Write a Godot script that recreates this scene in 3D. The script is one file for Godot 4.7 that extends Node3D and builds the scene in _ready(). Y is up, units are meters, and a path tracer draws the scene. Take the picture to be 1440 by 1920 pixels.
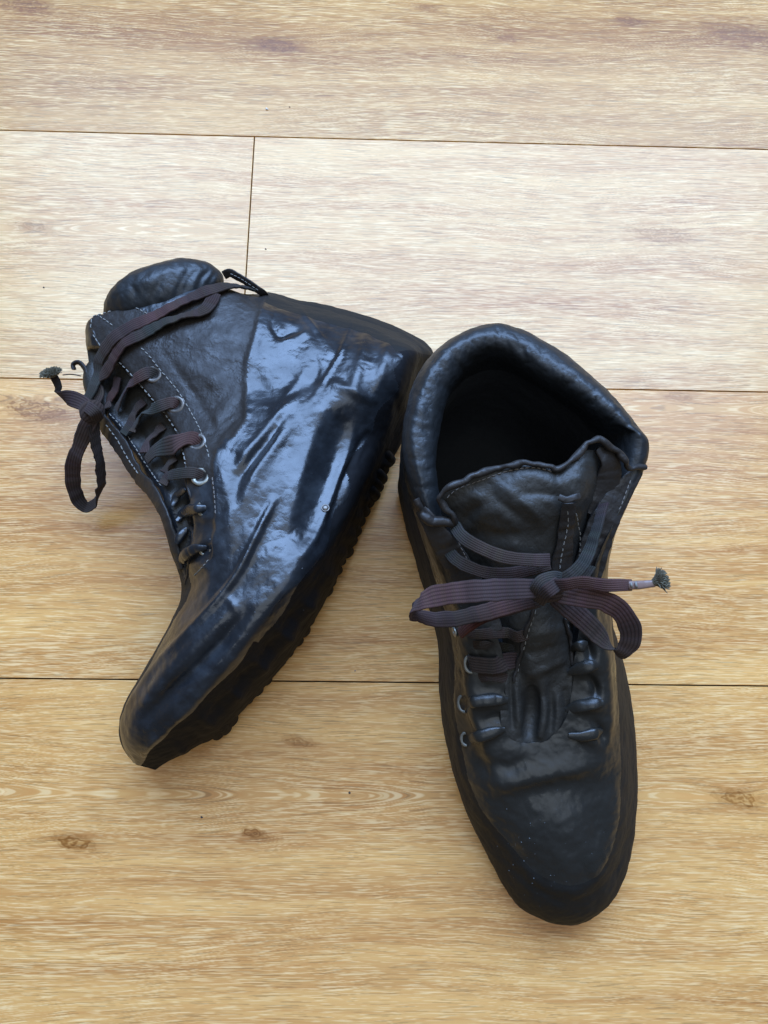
extends Node3D
# A pair of worn rubber-dipped boots on a laminate floor. Units are metres, y is up, the floor is y = 0.

const EYE := Vector3(0, 0.48, 0)
const FOCAL := 1445.0
const PLANK_W := 0.1955
const SEAM_Z := -0.4101
const MW := 720
const MH := 960

var look: Basis
var org := Vector3.ZERO
var relief := PackedFloat32Array()
var zone := PackedByteArray()
var scratch := PackedFloat32Array()
var hits := []
var shelf := {}
var M := {}


func _ready():
	look = Basis(Vector3.UP, -0.083128) * Basis(Vector3.RIGHT, -PI / 2 + 0.257948) * Basis(Vector3.BACK, 0.095319)
	var cam := Camera3D.new()
	cam.name = "camera"
	cam.transform = Transform3D(look, EYE)
	cam.fov = rad_to_deg(2.0 * atan(960.0 / FOCAL))
	cam.near = 0.02
	cam.far = 30.0
	add_child(cam)
	var env := Environment.new()
	env.background_mode = Environment.BG_COLOR
	env.background_color = Color(0.11, 0.115, 0.125).linear_to_srgb()
	env.tonemap_mode = Environment.TONE_MAPPER_LINEAR
	env.tonemap_exposure = 0.93
	env.sdfgi_enabled = true
	env.ssao_enabled = true
	env.ssil_enabled = true
	var we := WorldEnvironment.new()
	we.name = "room_air"
	we.environment = env
	add_child(we)
	window_light("window_light", Vector3(0.1, 1.50, -1.2), Vector3(0.05, 0.0, -0.1), Vector2(2.3, 1.25), 13.0, Color(0.63, 0.78, 1.0))
	window_light("ceiling_light", Vector3(0.2, 2.35, 0.45), Vector3(0.2, 0.0, 0.449), Vector2(2.4, 2.0), 2.1, Color(0.93, 0.97, 1.0))
	materials()
	build_floor()
	left_boot()
	right_boot()
	crumbs()


func window_light(called, at, target, size, energy, tint):
	var l := AreaLight3D.new()
	l.name = called
	l.area_size = size
	l.light_energy = energy
	l.light_color = tint
	l.shadow_enabled = true
	l.area_range = 8.0
	l.area_attenuation = 2.0
	add_child(l)
	l.look_at_from_position(at, target, Vector3.FORWARD)


# ---------------------------------------------------------------- geometry helpers

func P(x: float, y: float, h: float) -> Vector3:      # the point at height h on the sight line through a pixel of the 1440 x 1920 photograph
	var d := look * Vector3((x - 720.0) / FOCAL, (960.0 - y) / FOCAL, -1.0)
	return EYE + d * ((h - EYE.y) / d.y)


func px(p: Vector3) -> Vector2:
	var c := (p - EYE) * look
	return Vector2(720.0 - c.x / c.z * FOCAL, 960.0 + c.y / c.z * FOCAL)


func cr(a: Vector3, b: Vector3, c: Vector3, d: Vector3, t: float) -> Vector3:
	return b.cubic_interpolate(c, a, d, t)


func along(pts: PackedVector3Array, n: int, closed: bool) -> PackedVector3Array:     # n + 1 points on a smooth curve through pts
	var out := PackedVector3Array()
	out.resize(n + 1)
	var m := pts.size()
	var spans := m if closed else m - 1
	for i in n + 1:
		var s := float(i) / n * spans
		var k := mini(int(s), spans - 1)
		var t := s - k
		if closed:
			out[i] = cr(pts[(k + m - 1) % m], pts[k % m], pts[(k + 1) % m], pts[(k + 2) % m], t)
		else:
			var a := pts[k - 1] if k > 0 else 2.0 * pts[0] - pts[1]
			var d := pts[k + 2] if k + 2 < m else 2.0 * pts[m - 1] - pts[m - 2]
			out[i] = cr(a, pts[k], pts[k + 1], d, t)
	return out


func even(pts: PackedVector3Array, step: float) -> PackedVector3Array:                # the same curve in equal steps
	var fine := along(pts, pts.size() * 24, false)
	var lens := PackedFloat32Array([0.0])
	for i in range(1, fine.size()):
		lens.append(lens[i - 1] + fine[i].distance_to(fine[i - 1]))
	var total := lens[lens.size() - 1]
	var n := maxi(2, int(total / step))
	var out := PackedVector3Array()
	var k := 0
	for i in n + 1:
		var s := total * i / n
		while k < fine.size() - 2 and lens[k + 1] < s:
			k += 1
		out.append(fine[k].lerp(fine[k + 1], clampf((s - lens[k]) / maxf(lens[k + 1] - lens[k], 1e-9), 0, 1)))
	return out


func loft(rows: Array, nu: int, nv: int, closed: bool) -> Dictionary:
	var mid := []
	for r in rows:
		mid.append(along(r, nu, closed))
	var w := nu + 1
	var pos := PackedVector3Array()
	pos.resize(w * (nv + 1))
	for i in w:
		var col := PackedVector3Array()
		for r in mid:
			col.append(r[i])
		var c := along(col, nv, false)
		for j in nv + 1:
			pos[j * w + i] = c[j]
	return {"pos": pos, "nu": nu, "nv": nv, "closed": closed}


func normals(g: Dictionary, flip: float) -> PackedVector3Array:
	var pos: PackedVector3Array = g.pos
	var nu: int = g.nu
	var nv: int = g.nv
	var closed: bool = g.closed
	var w := nu + 1
	var out := PackedVector3Array()
	out.resize(pos.size())
	for j in nv + 1:
		var ja := maxi(j - 1, 0) * w
		var jb := mini(j + 1, nv) * w
		for i in w:
			var a := i - 1
			var b := i + 1
			if a < 0:
				a = nu - 1 if closed else 0
			if b > nu:
				b = 1 if closed else nu
			var n := (pos[j * w + b] - pos[j * w + a]).cross(pos[jb + i] - pos[ja + i])
			out[j * w + i] = n.normalized() * flip if n.length_squared() > 1e-20 else Vector3.UP
	return out


func sculpt(g: Dictionary, flip: float, noise_amp: float, fine_amp: float, only_seen := true):     # pushes the surface along its normals by the relief drawn for it and by dents
	var pos: PackedVector3Array = g.pos
	var nor := normals(g, flip)
	var big := noise(11, 34.0, 3)
	var small := noise(12, 150.0, 2)
	for k in pos.size():
		var p := pos[k]
		var n := nor[k]
		var d := noise_amp * big.get_noise_3dv(p) + fine_amp * small.get_noise_3dv(p)
		var face := clampf((EYE - p).normalized().dot(n) * 4.0, 0.0, 1.0)
		if face > 0.0:
			d += relief_at(px(p)) * face
		pos[k] = p + n * d
	g.pos = pos
	g.nor = normals(g, flip)


func relief_at(q: Vector2) -> float:
	var x := clampf(q.x * 0.5 - 0.5, 0.0, MW - 2.0)
	var y := clampf(q.y * 0.5 - 0.5, 0.0, MH - 2.0)
	var i := int(x)
	var j := int(y)
	var fx := x - i
	var fy := y - j
	var k := j * MW + i
	return lerpf(lerpf(relief[k], relief[k + 1], fx), lerpf(relief[k + MW], relief[k + MW + 1], fx), fy)


func clear_relief():
	relief.resize(MW * MH)
	relief.fill(0.0)
	zone.resize(MW * MH)
	zone.fill(0)
	hits = []


func curve2(pts: Array, n := 6) -> PackedVector2Array:
	var v := PackedVector3Array()
	for p in pts:
		v.append(Vector3(p.x, p.y, 0))
	var c := along(v, (pts.size() - 1) * n, false)
	var out := PackedVector2Array()
	for p in c:
		out.append(Vector2(p.x, p.y))
	return out


func stroke(pts: Array, w: float, mm: float, taper := true):      # a ridge (or, below zero, a groove) along a line
	var c := curve2(pts)
	scratch.resize(MW * MH)
	scratch.fill(0.0)
	var x0 := 1e9
	var x1 := -1e9
	var y0 := 1e9
	var y1 := -1e9
	var hw := w * 0.5
	var reach := hw * 2.3
	for s in c.size() - 1:
		var a := c[s] * 0.5
		var b := c[s + 1] * 0.5
		var ab := b - a
		var l2 := maxf(ab.length_squared(), 1e-6)
		var ix0 := maxi(int(minf(a.x, b.x) - reach), 0)
		var ix1 := mini(int(maxf(a.x, b.x) + reach) + 1, MW - 1)
		var iy0 := maxi(int(minf(a.y, b.y) - reach), 0)
		var iy1 := mini(int(maxf(a.y, b.y) + reach) + 1, MH - 1)
		x0 = minf(x0, ix0)
		x1 = maxf(x1, ix1)
		y0 = minf(y0, iy0)
		y1 = maxf(y1, iy1)
		for y in range(iy0, iy1 + 1):
			for x in range(ix0, ix1 + 1):
				var q := Vector2(x + 0.5, y + 0.5)
				var t := clampf((q - a).dot(ab) / l2, 0.0, 1.0)
				var d := q.distance_squared_to(a + ab * t) / (hw * hw)
				var v := exp(-d)
				if taper:
					var f := (s + t) / (c.size() - 1)
					v *= sqrt(clampf(4.0 * f * (1.0 - f), 0.0, 1.0))
				var k := y * MW + x
				if v > scratch[k]:
					scratch[k] = v
	if x1 < x0:
		return
	for y in range(int(y0), int(y1) + 1):
		for x in range(int(x0), int(x1) + 1):
			relief[y * MW + x] += scratch[y * MW + x] * mm * 0.001


func raise(pts: Array, mm: float, soft: int, id := 0, smooth := true):     # lifts (or sinks) a region with a soft edge; id marks its vertices
	var c := PackedVector2Array()
	var ring := pts.duplicate()
	if smooth:
		ring.append(pts[0])
		c = curve2(ring, 5)
	else:
		for p in pts:
			c.append(p)
	scratch.resize(MW * MH)
	scratch.fill(0.0)
	var lo := c[0]
	var hi := c[0]
	for p in c:
		lo = lo.min(p)
		hi = hi.max(p)
	var x0 := maxi(int(lo.x / 2) - 2 * soft - 2, 0)
	var x1 := mini(int(hi.x / 2) + 2 * soft + 2, MW - 1)
	var y0 := maxi(int(lo.y / 2) - 2 * soft - 2, 0)
	var y1 := mini(int(hi.y / 2) + 2 * soft + 2, MH - 1)
	for y in range(y0, y1 + 1):
		var yy := y * 2.0 + 1.0
		var xs := []
		for s in c.size():
			var a := c[s]
			var b := c[(s + 1) % c.size()]
			if (a.y <= yy) != (b.y <= yy):
				xs.append(a.x + (yy - a.y) / (b.y - a.y) * (b.x - a.x))
		xs.sort()
		for s in range(0, xs.size() - 1, 2):
			for x in range(maxi(int(xs[s] / 2.0), 0), mini(int(xs[s + 1] / 2.0), MW - 1) + 1):
				scratch[y * MW + x] = 1.0
				if id > 0:
					zone[y * MW + x] = id
	if mm == 0.0:
		return
	for pass_no in 2:
		for y in range(y0, y1 + 1):
			blur_line(y * MW + x0, 1, x1 - x0 + 1, soft)
		for x in range(x0, x1 + 1):
			blur_line(y0 * MW + x, MW, y1 - y0 + 1, soft)
	for y in range(y0, y1 + 1):
		for x in range(x0, x1 + 1):
			relief[y * MW + x] += scratch[y * MW + x] * mm * 0.001


func blur_line(at: int, step: int, n: int, r: int):
	if r < 1:
		return
	var line := PackedFloat32Array()
	line.resize(n)
	for i in n:
		line[i] = scratch[at + i * step]
	var sum := 0.0
	for i in range(0, mini(r + 1, n)):
		sum += line[i]
	for i in n:
		scratch[at + i * step] = sum / (2 * r + 1)
		if i + r + 1 < n:
			sum += line[i + r + 1]
		if i - r >= 0:
			sum -= line[i - r]


func remember(g: Dictionary):          # lets on() find the surface under a sight line
	var pos: PackedVector3Array = g.pos
	var nor: PackedVector3Array = g.nor
	for k in pos.size():
		if (EYE - pos[k]).dot(nor[k]) > 0.0:
			var q := px(pos[k])
			var key := Vector2i(int(q.x / 6.0), int(q.y / 6.0))
			if not shelf.has(key):
				shelf[key] = []
			shelf[key].append([pos[k], nor[k], q])


func on(x: float, y: float, lift := 0.0) -> Array:     # [point, normal] on the boot, lifted off its surface
	var best = null
	var best_score := 1e9
	var q := Vector2(x, y)
	for ring in [1, 3, 7]:
		for i in range(-ring, ring + 1):
			for j in range(-ring, ring + 1):
				var key := Vector2i(int(x / 6.0) + i, int(y / 6.0) + j)
				if shelf.has(key):
					for r in shelf[key]:
						var s: float = q.distance_to(r[2]) - 400.0 * maxf(r[0].y, 0.0)
						if s < best_score:
							best_score = s
							best = r
		if best != null:
			break
	if best == null:
		return [P(x, y, 0.05 + lift), Vector3.UP]
	var n: Vector3 = best[1]
	var d := (P(x, y, 0.0) - EYE).normalized()
	var den := d.dot(n)
	var p: Vector3 = best[0]
	if absf(den) > 0.25:
		p = EYE + d * ((p - EYE).dot(n) / den)
	return [p + n * lift, n]


func noise(s: int, freq: float, octaves := 1) -> FastNoiseLite:
	var f := FastNoiseLite.new()
	f.seed = s
	f.noise_type = FastNoiseLite.TYPE_SIMPLEX_SMOOTH
	f.frequency = freq
	f.fractal_octaves = octaves
	if octaves == 1:
		f.fractal_type = FastNoiseLite.FRACTAL_NONE
	return f


func commit(called: String, mesh: Mesh, mat: Material, parent: Node) -> MeshInstance3D:
	var o := MeshInstance3D.new()
	o.name = called
	o.mesh = mesh
	o.material_override = mat
	parent.add_child(o, true)
	return o


func arrays(pos, nor, uv, col, idx) -> ArrayMesh:
	var a := []
	a.resize(Mesh.ARRAY_MAX)
	a[Mesh.ARRAY_VERTEX] = pos
	a[Mesh.ARRAY_NORMAL] = nor
	a[Mesh.ARRAY_TEX_UV] = uv
	if col != null:
		a[Mesh.ARRAY_COLOR] = col
	a[Mesh.ARRAY_INDEX] = idx
	var m := ArrayMesh.new()
	m.add_surface_from_arrays(Mesh.PRIMITIVE_TRIANGLES, a)
	return m


func skin(called: String, g: Dictionary, mat: Material, parent: Node, j0 := 0, j1 := -1, keep := PackedByteArray(), want := 0) -> MeshInstance3D:    # the mesh of a lofted surface, or of the rows j0 to j1, or of the faces marked so
	var pos: PackedVector3Array = g.pos
	var nor: PackedVector3Array = g.nor
	var nu: int = g.nu
	var w := nu + 1
	if j1 < 0:
		j1 = g.nv
	var p2 := PackedVector3Array()
	var n2 := PackedVector3Array()
	var uv := PackedVector2Array()
	var idx := PackedInt32Array()
	var map := PackedInt32Array()
	map.resize(pos.size())
	map.fill(-1)
	var vote := 0
	for j in range(j0, j1, 7):
		for i in range(0, nu, 7):
			var a := j * w + i
			vote += 1 if (pos[a + w] - pos[a]).cross(pos[a + 1] - pos[a]).dot(nor[a]) > 0.0 else -1
	for j in range(j0, j1):
		for i in nu:
			var a := j * w + i
			if keep.size() and keep[a] != want:
				continue
			for k in ([a, a + 1, a + w, a + 1, a + w + 1, a + w] if vote > 0 else [a, a + w, a + 1, a + 1, a + w, a + w + 1]):
				if map[k] < 0:
					map[k] = p2.size()
					p2.append(pos[k] - org)
					n2.append(nor[k])
					uv.append(Vector2(float(k % w) / nu, float(k / w) / g.nv))
				idx.append(map[k])
	if idx.is_empty():
		return null
	return commit(called, arrays(p2, n2, uv, null, idx), mat, parent)


func zones(g: Dictionary, fallback := 0) -> PackedByteArray:
	var pos: PackedVector3Array = g.pos
	var nor: PackedVector3Array = g.nor
	var out := PackedByteArray()
	out.resize(pos.size())
	for k in pos.size():
		out[k] = fallback
		if (EYE - pos[k]).dot(nor[k]) > 0.0:
			var q := px(pos[k])
			out[k] = zone[clampi(int(q.y / 2), 0, MH - 1) * MW + clampi(int(q.x / 2), 0, MW - 1)]
	return out


func sweep(called: String, path: PackedVector3Array, ups: PackedVector3Array, half_w: PackedFloat32Array, half_t: PackedFloat32Array, mat: Material, parent: Node, tints = null, sides := 14, square := 0.75) -> MeshInstance3D:
	# a flat or round strand: a rounded section carried along a path; ups face the broad side
	var n := path.size()
	var pos := PackedVector3Array()
	var nor := PackedVector3Array()
	var uv := PackedVector2Array()
	var col := PackedColorArray()
	var idx := PackedInt32Array()
	var run := 0.0
	for i in n:
		var t := (path[mini(i + 1, n - 1)] - path[maxi(i - 1, 0)]).normalized()
		var side := t.cross(ups[i]).normalized()
		var up := side.cross(t).normalized()
		if i > 0:
			run += path[i].distance_to(path[i - 1])
		for k in sides + 1:
			var a := TAU * k / sides
			var c := cos(a)
			var s := sin(a)
			var x := signf(c) * pow(absf(c), square) * half_w[i]
			var y := signf(s) * pow(absf(s), square) * half_t[i]
			pos.append(path[i] + side * x + up * y - org)
			nor.append((side * c * half_t[i] + up * s * half_w[i]).normalized())
			uv.append(Vector2(x / maxf(half_w[i], 1e-6) * 0.5 + 0.5, run * 100.0))
			col.append(tints[i] if tints != null else Color.WHITE)
	for i in n - 1:
		for k in sides:
			var a := i * (sides + 1) + k
			var b := a + sides + 1
			idx.append_array(PackedInt32Array([a, a + 1, b, a + 1, b + 1, b]))
	for e in [0, n - 1]:                # end caps
		var c0 := pos.size()
		pos.append(path[e] - org)
		nor.append((path[e] - path[1 if e == 0 else n - 2]).normalized())
		uv.append(Vector2(0.5, 0))
		col.append(tints[e] if tints != null else Color.WHITE)
		for k in sides:
			var a := int(e) * (sides + 1) + k
			idx.append_array(PackedInt32Array([c0, a + 1, a] if e == 0 else [c0, a, a + 1]))
	return commit(called, arrays(pos, nor, uv, col, idx), mat, parent)


func smooth_list(vals: Array, n: int) -> PackedFloat32Array:
	var v := PackedVector3Array()
	for x in vals:
		v.append(Vector3(x, 0, 0))
	var c := along(v, n - 1, false)
	var out := PackedFloat32Array()
	for p in c:
		out.append(p.x)
	return out


# pts: Vector4(pixel x, pixel y, height above the floor - or lift off the boot -, roll in degrees)
func lace(called: String, pts: Array, width: float, parent: Node, tint: Array, surf := false, thick := 0.0007, widths := [], mat: Material = null) -> MeshInstance3D:
	var ctrl := PackedVector3Array()
	var ups0 := PackedVector3Array()
	for q in pts:
		if surf:
			var r := on(q.x, q.y, q.z)
			ctrl.append(r[0])
			ups0.append(r[1])
		else:
			ctrl.append(P(q.x, q.y, q.z))
			ups0.append((EYE - P(q.x, q.y, q.z)).normalized())
	var path := even(ctrl, 0.0008)
	var n := path.size()
	var ups := along(ups0, n - 1, false)
	var rolls := []
	for q in pts:
		rolls.append(q.w)
	var roll := smooth_list(rolls, n)
	var coated: bool = mat != null and (mat == M.toe or mat == M.rubber)
	var ws := smooth_list(widths if widths.size() else ([0.45, 0.9, 1.0, 0.95, 0.5] if coated else [1, 1]), n)
	var hw := PackedFloat32Array()
	var ht := PackedFloat32Array()
	var tints := PackedColorArray()
	var nz := noise(hash(called) % 997 + int(pts[0].x), 55.0, 2)
	for i in n:
		var t := (path[mini(i + 1, n - 1)] - path[maxi(i - 1, 0)]).normalized()
		ups[i] = ups[i].normalized().rotated(t, deg_to_rad(roll[i]))
		var e := nz.get_noise_3dv(path[i] * 3.0)
		path[i] += ups[i] * e * 0.0006
		hw.append(width * 0.5 * ws[i] * (1.0 + 0.09 * nz.get_noise_3dv(path[i] * 2.0 + Vector3.ONE)))
		ht.append(thick * (ws[i] * 1.25 if coated else 1.0))
		var f := float(i) / (n - 1) * (tint.size() - 1)
		var k := mini(int(f), maxi(tint.size() - 2, 0))
		var c: Color = tint[k].lerp(tint[mini(k + 1, tint.size() - 1)], f - k)
		tints.append(c * (1.0 + 0.35 * nz.get_noise_3dv(path[i])))
	return sweep(called, path, ups, hw, ht, mat if mat else M.lace, parent, tints, 14, 1.0 if coated else 0.55)


func remember_mesh(o: MeshInstance3D):
	var a := o.mesh.surface_get_arrays(0)
	var nor: PackedVector3Array = a[Mesh.ARRAY_NORMAL]
	var pos: PackedVector3Array = a[Mesh.ARRAY_VERTEX].duplicate()
	for k in pos.size():
		pos[k] += org
	remember({"pos": pos, "nor": nor})


func cord(called: String, pts: Array, radius: float, mat: Material, parent: Node, surf := true, flat := 1.0) -> MeshInstance3D:    # a round edge, welt or binding; pts: Vector3(pixel x, pixel y, lift or height)
	var ctrl := PackedVector3Array()
	var ups0 := PackedVector3Array()
	for q in pts:
		if surf:
			var r := on(q.x, q.y, q.z)
			ctrl.append(r[0])
			ups0.append(r[1])
		else:
			ctrl.append(P(q.x, q.y, q.z))
			ups0.append(Vector3.UP)
	var path := even(ctrl, 0.0012)
	var ups := along(ups0, path.size() - 1, false)
	var hw := PackedFloat32Array()
	var ht := PackedFloat32Array()
	var nz := noise(31, 120.0)
	for i in path.size():
		var e := 1.0 + 0.45 * nz.get_noise_3dv(path[i])
		path[i] += Vector3(nz.get_noise_3dv(path[i] + Vector3.ONE), nz.get_noise_3dv(path[i] - Vector3.ONE), nz.get_noise_3dv(path[i] * 1.1 + Vector3.UP)) * radius * 0.7
		hw.append(radius * e)
		ht.append(radius * e * flat)
	return sweep(called, path, ups, hw, ht, mat, parent, null, 10, 1.0)


func stitches(pts: Array, parent: Node, lift := 0.0004, surf := true, size := 1.0, mat: Material = null):     # a row of thread stitches sunk in the leather
	var c := PackedVector3Array()
	var n3 := PackedVector3Array()
	for q in pts:
		if surf:
			var r := on(q.x, q.y, lift)
			c.append(r[0])
			n3.append(r[1])
		else:
			c.append(P(q.x, q.y, q.z))
			n3.append(Vector3.UP)
	var path := even(c, 0.0003)
	if surf:
		for i in path.size():
			pass
	var st := SurfaceTool.new()
	st.begin(Mesh.PRIMITIVE_TRIANGLES)
	var each := int(0.0026 * size / 0.0003)
	var gap := int(0.0011 * size / 0.0003)
	var rng := RandomNumberGenerator.new()
	rng.seed = int(pts[0].x) * 7 + int(pts[0].y)
	var i := 0
	while i + each < path.size():
		var a := path[i]
		var b := path[i + each]
		if surf:
			var qa := px(a)
			var qb := px(b)
			a = on(qa.x, qa.y, lift)[0]
			b = on(qb.x, qb.y, lift)[0]
		var n: Vector3 = n3[mini(int(float(i) / path.size() * n3.size()), n3.size() - 1)]
		var d := (b - a).normalized()
		var s := d.cross(n).normalized() * 0.00030 * size
		var u := s.cross(d).normalized() * 0.0004 * size
		var j := s * rng.randf_range(-0.6, 0.6)
		tube_piece(st, a + j, b - j, s, u)
		i += each + gap + rng.randi_range(0, 1)
	st.index()
	var o := commit("stitching", st.commit(), mat if mat else M.thread, parent)
	o.set_meta("kind", "stuff")


func tube_piece(st: SurfaceTool, a: Vector3, b: Vector3, s: Vector3, u: Vector3):
	var ring := []
	for e in 4:
		var f: float = [0.0, 0.2, 0.8, 1.0][e]
		var r: float = [0.35, 1.0, 1.0, 0.35][e]
		var c := a.lerp(b, f) - u * (0.7 if e == 0 or e == 3 else 0.0) - org
		var row := []
		for k in 6:
			var t := TAU * k / 6
			var v := s * cos(t) * r + u * sin(t) * r
			row.append([c + v, v.normalized()])
		ring.append(row)
	for e in 3:
		for k in 6:
			var q := [ring[e][k], ring[e][(k + 1) % 6], ring[e + 1][k], ring[e][(k + 1) % 6], ring[e + 1][(k + 1) % 6], ring[e + 1][k]]
			for v in q:
				st.set_normal(v[1])
				st.add_vertex(v[0])


func ring_at(called: String, x: float, y: float, radius: float, tube: float, mat: Material, parent: Node, lift := 0.0006, squash := 1.0, turn := 0.0, tilt := Vector3.ZERO, from := 0.0, to := TAU):     # a metal eyelet, or the part of it that the coating leaves bare
	var r := on(x, y, lift)
	var n: Vector3 = (r[1] + tilt).normalized()
	var ex := n.cross(Vector3.FORWARD).normalized()
	var ez := n.cross(ex).normalized()
	var path := PackedVector3Array()
	var ups := PackedVector3Array()
	var hw := PackedFloat32Array()
	var ht := PackedFloat32Array()
	var steps := 40
	for i in steps + 1:
		var a := lerpf(from, to, float(i) / steps)
		path.append(r[0] + (ex * cos(a + turn) + ez * sin(a + turn) * squash) * radius)
		ups.append(n)
		hw.append(tube * (1.0 + 0.12 * sin(a * 5.0 + x)))
		ht.append(tube * 0.6)
	sweep(called, path, ups, hw, ht, mat, parent, null, 10, 1.0)


func fray(called: String, x: float, y: float, h: float, dir: Vector3, length: float, spread: float, count: int, parent: Node, mat: Material, flat := 1.0):     # the loose threads at the end of a lace
	var rng := RandomNumberGenerator.new()
	rng.seed = int(x * 13 + y)
	var st := SurfaceTool.new()
	st.begin(Mesh.PRIMITIVE_TRIANGLES)
	var base := P(x, y, h)
	var side := dir.cross(Vector3.UP).normalized()
	var up := side.cross(dir).normalized()
	for i in count:
		var a := rng.randf() * TAU
		var m := sqrt(rng.randf()) * spread
		var d := (dir + (side * cos(a) + up * sin(a) * flat) * m).normalized()
		var l := length * rng.randf_range(0.8, 1.05)
		var start := base + (side * cos(a) + up * sin(a) * flat) * m * 0.0016
		var last := start
		var bend := Vector3(rng.randf_range(-1, 1), rng.randf_range(-1, 1), rng.randf_range(-1, 1)) * 0.45
		for s in 3:
			var nx := last + (d + bend * s * 0.6).normalized() * l / 3.0
			var sd := (nx - last).cross(Vector3(0.3, 1, 0.2)).normalized() * 0.00022
			tube_piece(st, last, nx, sd, sd.cross(nx - last).normalized() * 0.00022)
			last = nx
	st.index()
	var o := commit(called, st.commit(), mat, parent)
	o.set_meta("kind", "stuff")


func thing(called: String, label: String, category: String, at: Vector3, group := "") -> Node3D:
	var o := Node3D.new()
	o.name = called
	o.position = at
	o.set_meta("label", label)
	o.set_meta("category", category)
	if group:
		o.set_meta("group", group)
	add_child(o, true)
	org = at
	return o


func blob(called: String, pts: Array, mat: Material, parent: Node, flat := 1.0, tints = null) -> MeshInstance3D:      # a rounded body along a path; pts: Vector4(pixel x, pixel y, height, radius)
	var ctrl := PackedVector3Array()
	var rad := []
	for q in pts:
		ctrl.append(P(q.x, q.y, q.z))
		rad.append(q.w)
	var path := along(ctrl, 40, false)
	var r := smooth_list(rad, 41)
	var ups := PackedVector3Array()
	var ht := PackedFloat32Array()
	for i in 41:
		ups.append(EYE - path[i])
		r[i] = maxf(r[i], 0.0002)
		ht.append(r[i] * flat)
	return sweep(called, path, ups, r, ht, mat, parent, tints, 18, 0.9)


# ---------------------------------------------------------------- materials

func grey_map(s: int, freq: float, lo: float, hi: float, octaves := 3, size := 512, kind := FastNoiseLite.TYPE_SIMPLEX_SMOOTH) -> ImageTexture:
	var f := FastNoiseLite.new()
	f.seed = s
	f.noise_type = kind
	f.frequency = freq
	f.fractal_octaves = octaves
	var im := f.get_seamless_image(size, size)
	im.convert(Image.FORMAT_L8)
	var d := im.get_data()
	for i in d.size():
		d[i] = int(clampf(lerpf(lo, hi, d[i] / 255.0), 0, 1) * 255.0)
	return ImageTexture.create_from_image(Image.create_from_data(size, size, false, Image.FORMAT_L8, d))


func ridged(s: int, freq: float, size: int) -> ImageTexture:       # fine creases
	var f := FastNoiseLite.new()
	f.seed = s
	f.noise_type = FastNoiseLite.TYPE_SIMPLEX_SMOOTH
	f.frequency = freq
	f.fractal_type = FastNoiseLite.FRACTAL_RIDGED
	f.fractal_octaves = 4
	f.domain_warp_enabled = true
	f.domain_warp_amplitude = 18.0
	f.domain_warp_frequency = 0.01
	var im := f.get_seamless_image(size, size, true)
	im.convert(Image.FORMAT_L8)
	return ImageTexture.create_from_image(im)


func tone_map(s: int, freq: float, a: Color, b: Color) -> ImageTexture:      # patches of dull bloom on the rubber
	var f := FastNoiseLite.new()
	f.seed = s
	f.noise_type = FastNoiseLite.TYPE_SIMPLEX_SMOOTH
	f.frequency = freq
	f.fractal_octaves = 5
	f.fractal_gain = 0.6
	var im := f.get_seamless_image(512, 512)
	im.convert(Image.FORMAT_L8)
	var d := im.get_data()
	var out := PackedByteArray()
	out.resize(512 * 512 * 3)
	for i in d.size():
		var c := a.lerp(b, smoothstep(0.35, 0.85, d[i] / 255.0))
		out[i * 3] = int(c.r * 255.0)
		out[i * 3 + 1] = int(c.g * 255.0)
		out[i * 3 + 2] = int(c.b * 255.0)
	return ImageTexture.create_from_image(Image.create_from_data(512, 512, false, Image.FORMAT_RGB8, out))


func lin(r: float, g: float, b: float) -> Color:
	return Color(r, g, b).linear_to_srgb()


func tri(m: StandardMaterial3D, scale: float):
	m.uv1_triplanar = true
	m.uv1_scale = Vector3.ONE * scale
	m.uv1_triplanar_sharpness = 4.0


func leathery(c: Color, rough: float, bump_tex: Texture2D, bump_cm: float, scale: float, rough_tex: Texture2D = null) -> StandardMaterial3D:
	var m := StandardMaterial3D.new()
	m.albedo_color = c
	m.roughness = rough
	m.metallic_specular = 0.5
	m.heightmap_enabled = true
	m.heightmap_texture = bump_tex
	m.heightmap_scale = bump_cm
	if rough_tex:
		m.roughness_texture = rough_tex
	tri(m, scale)
	return m


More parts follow.
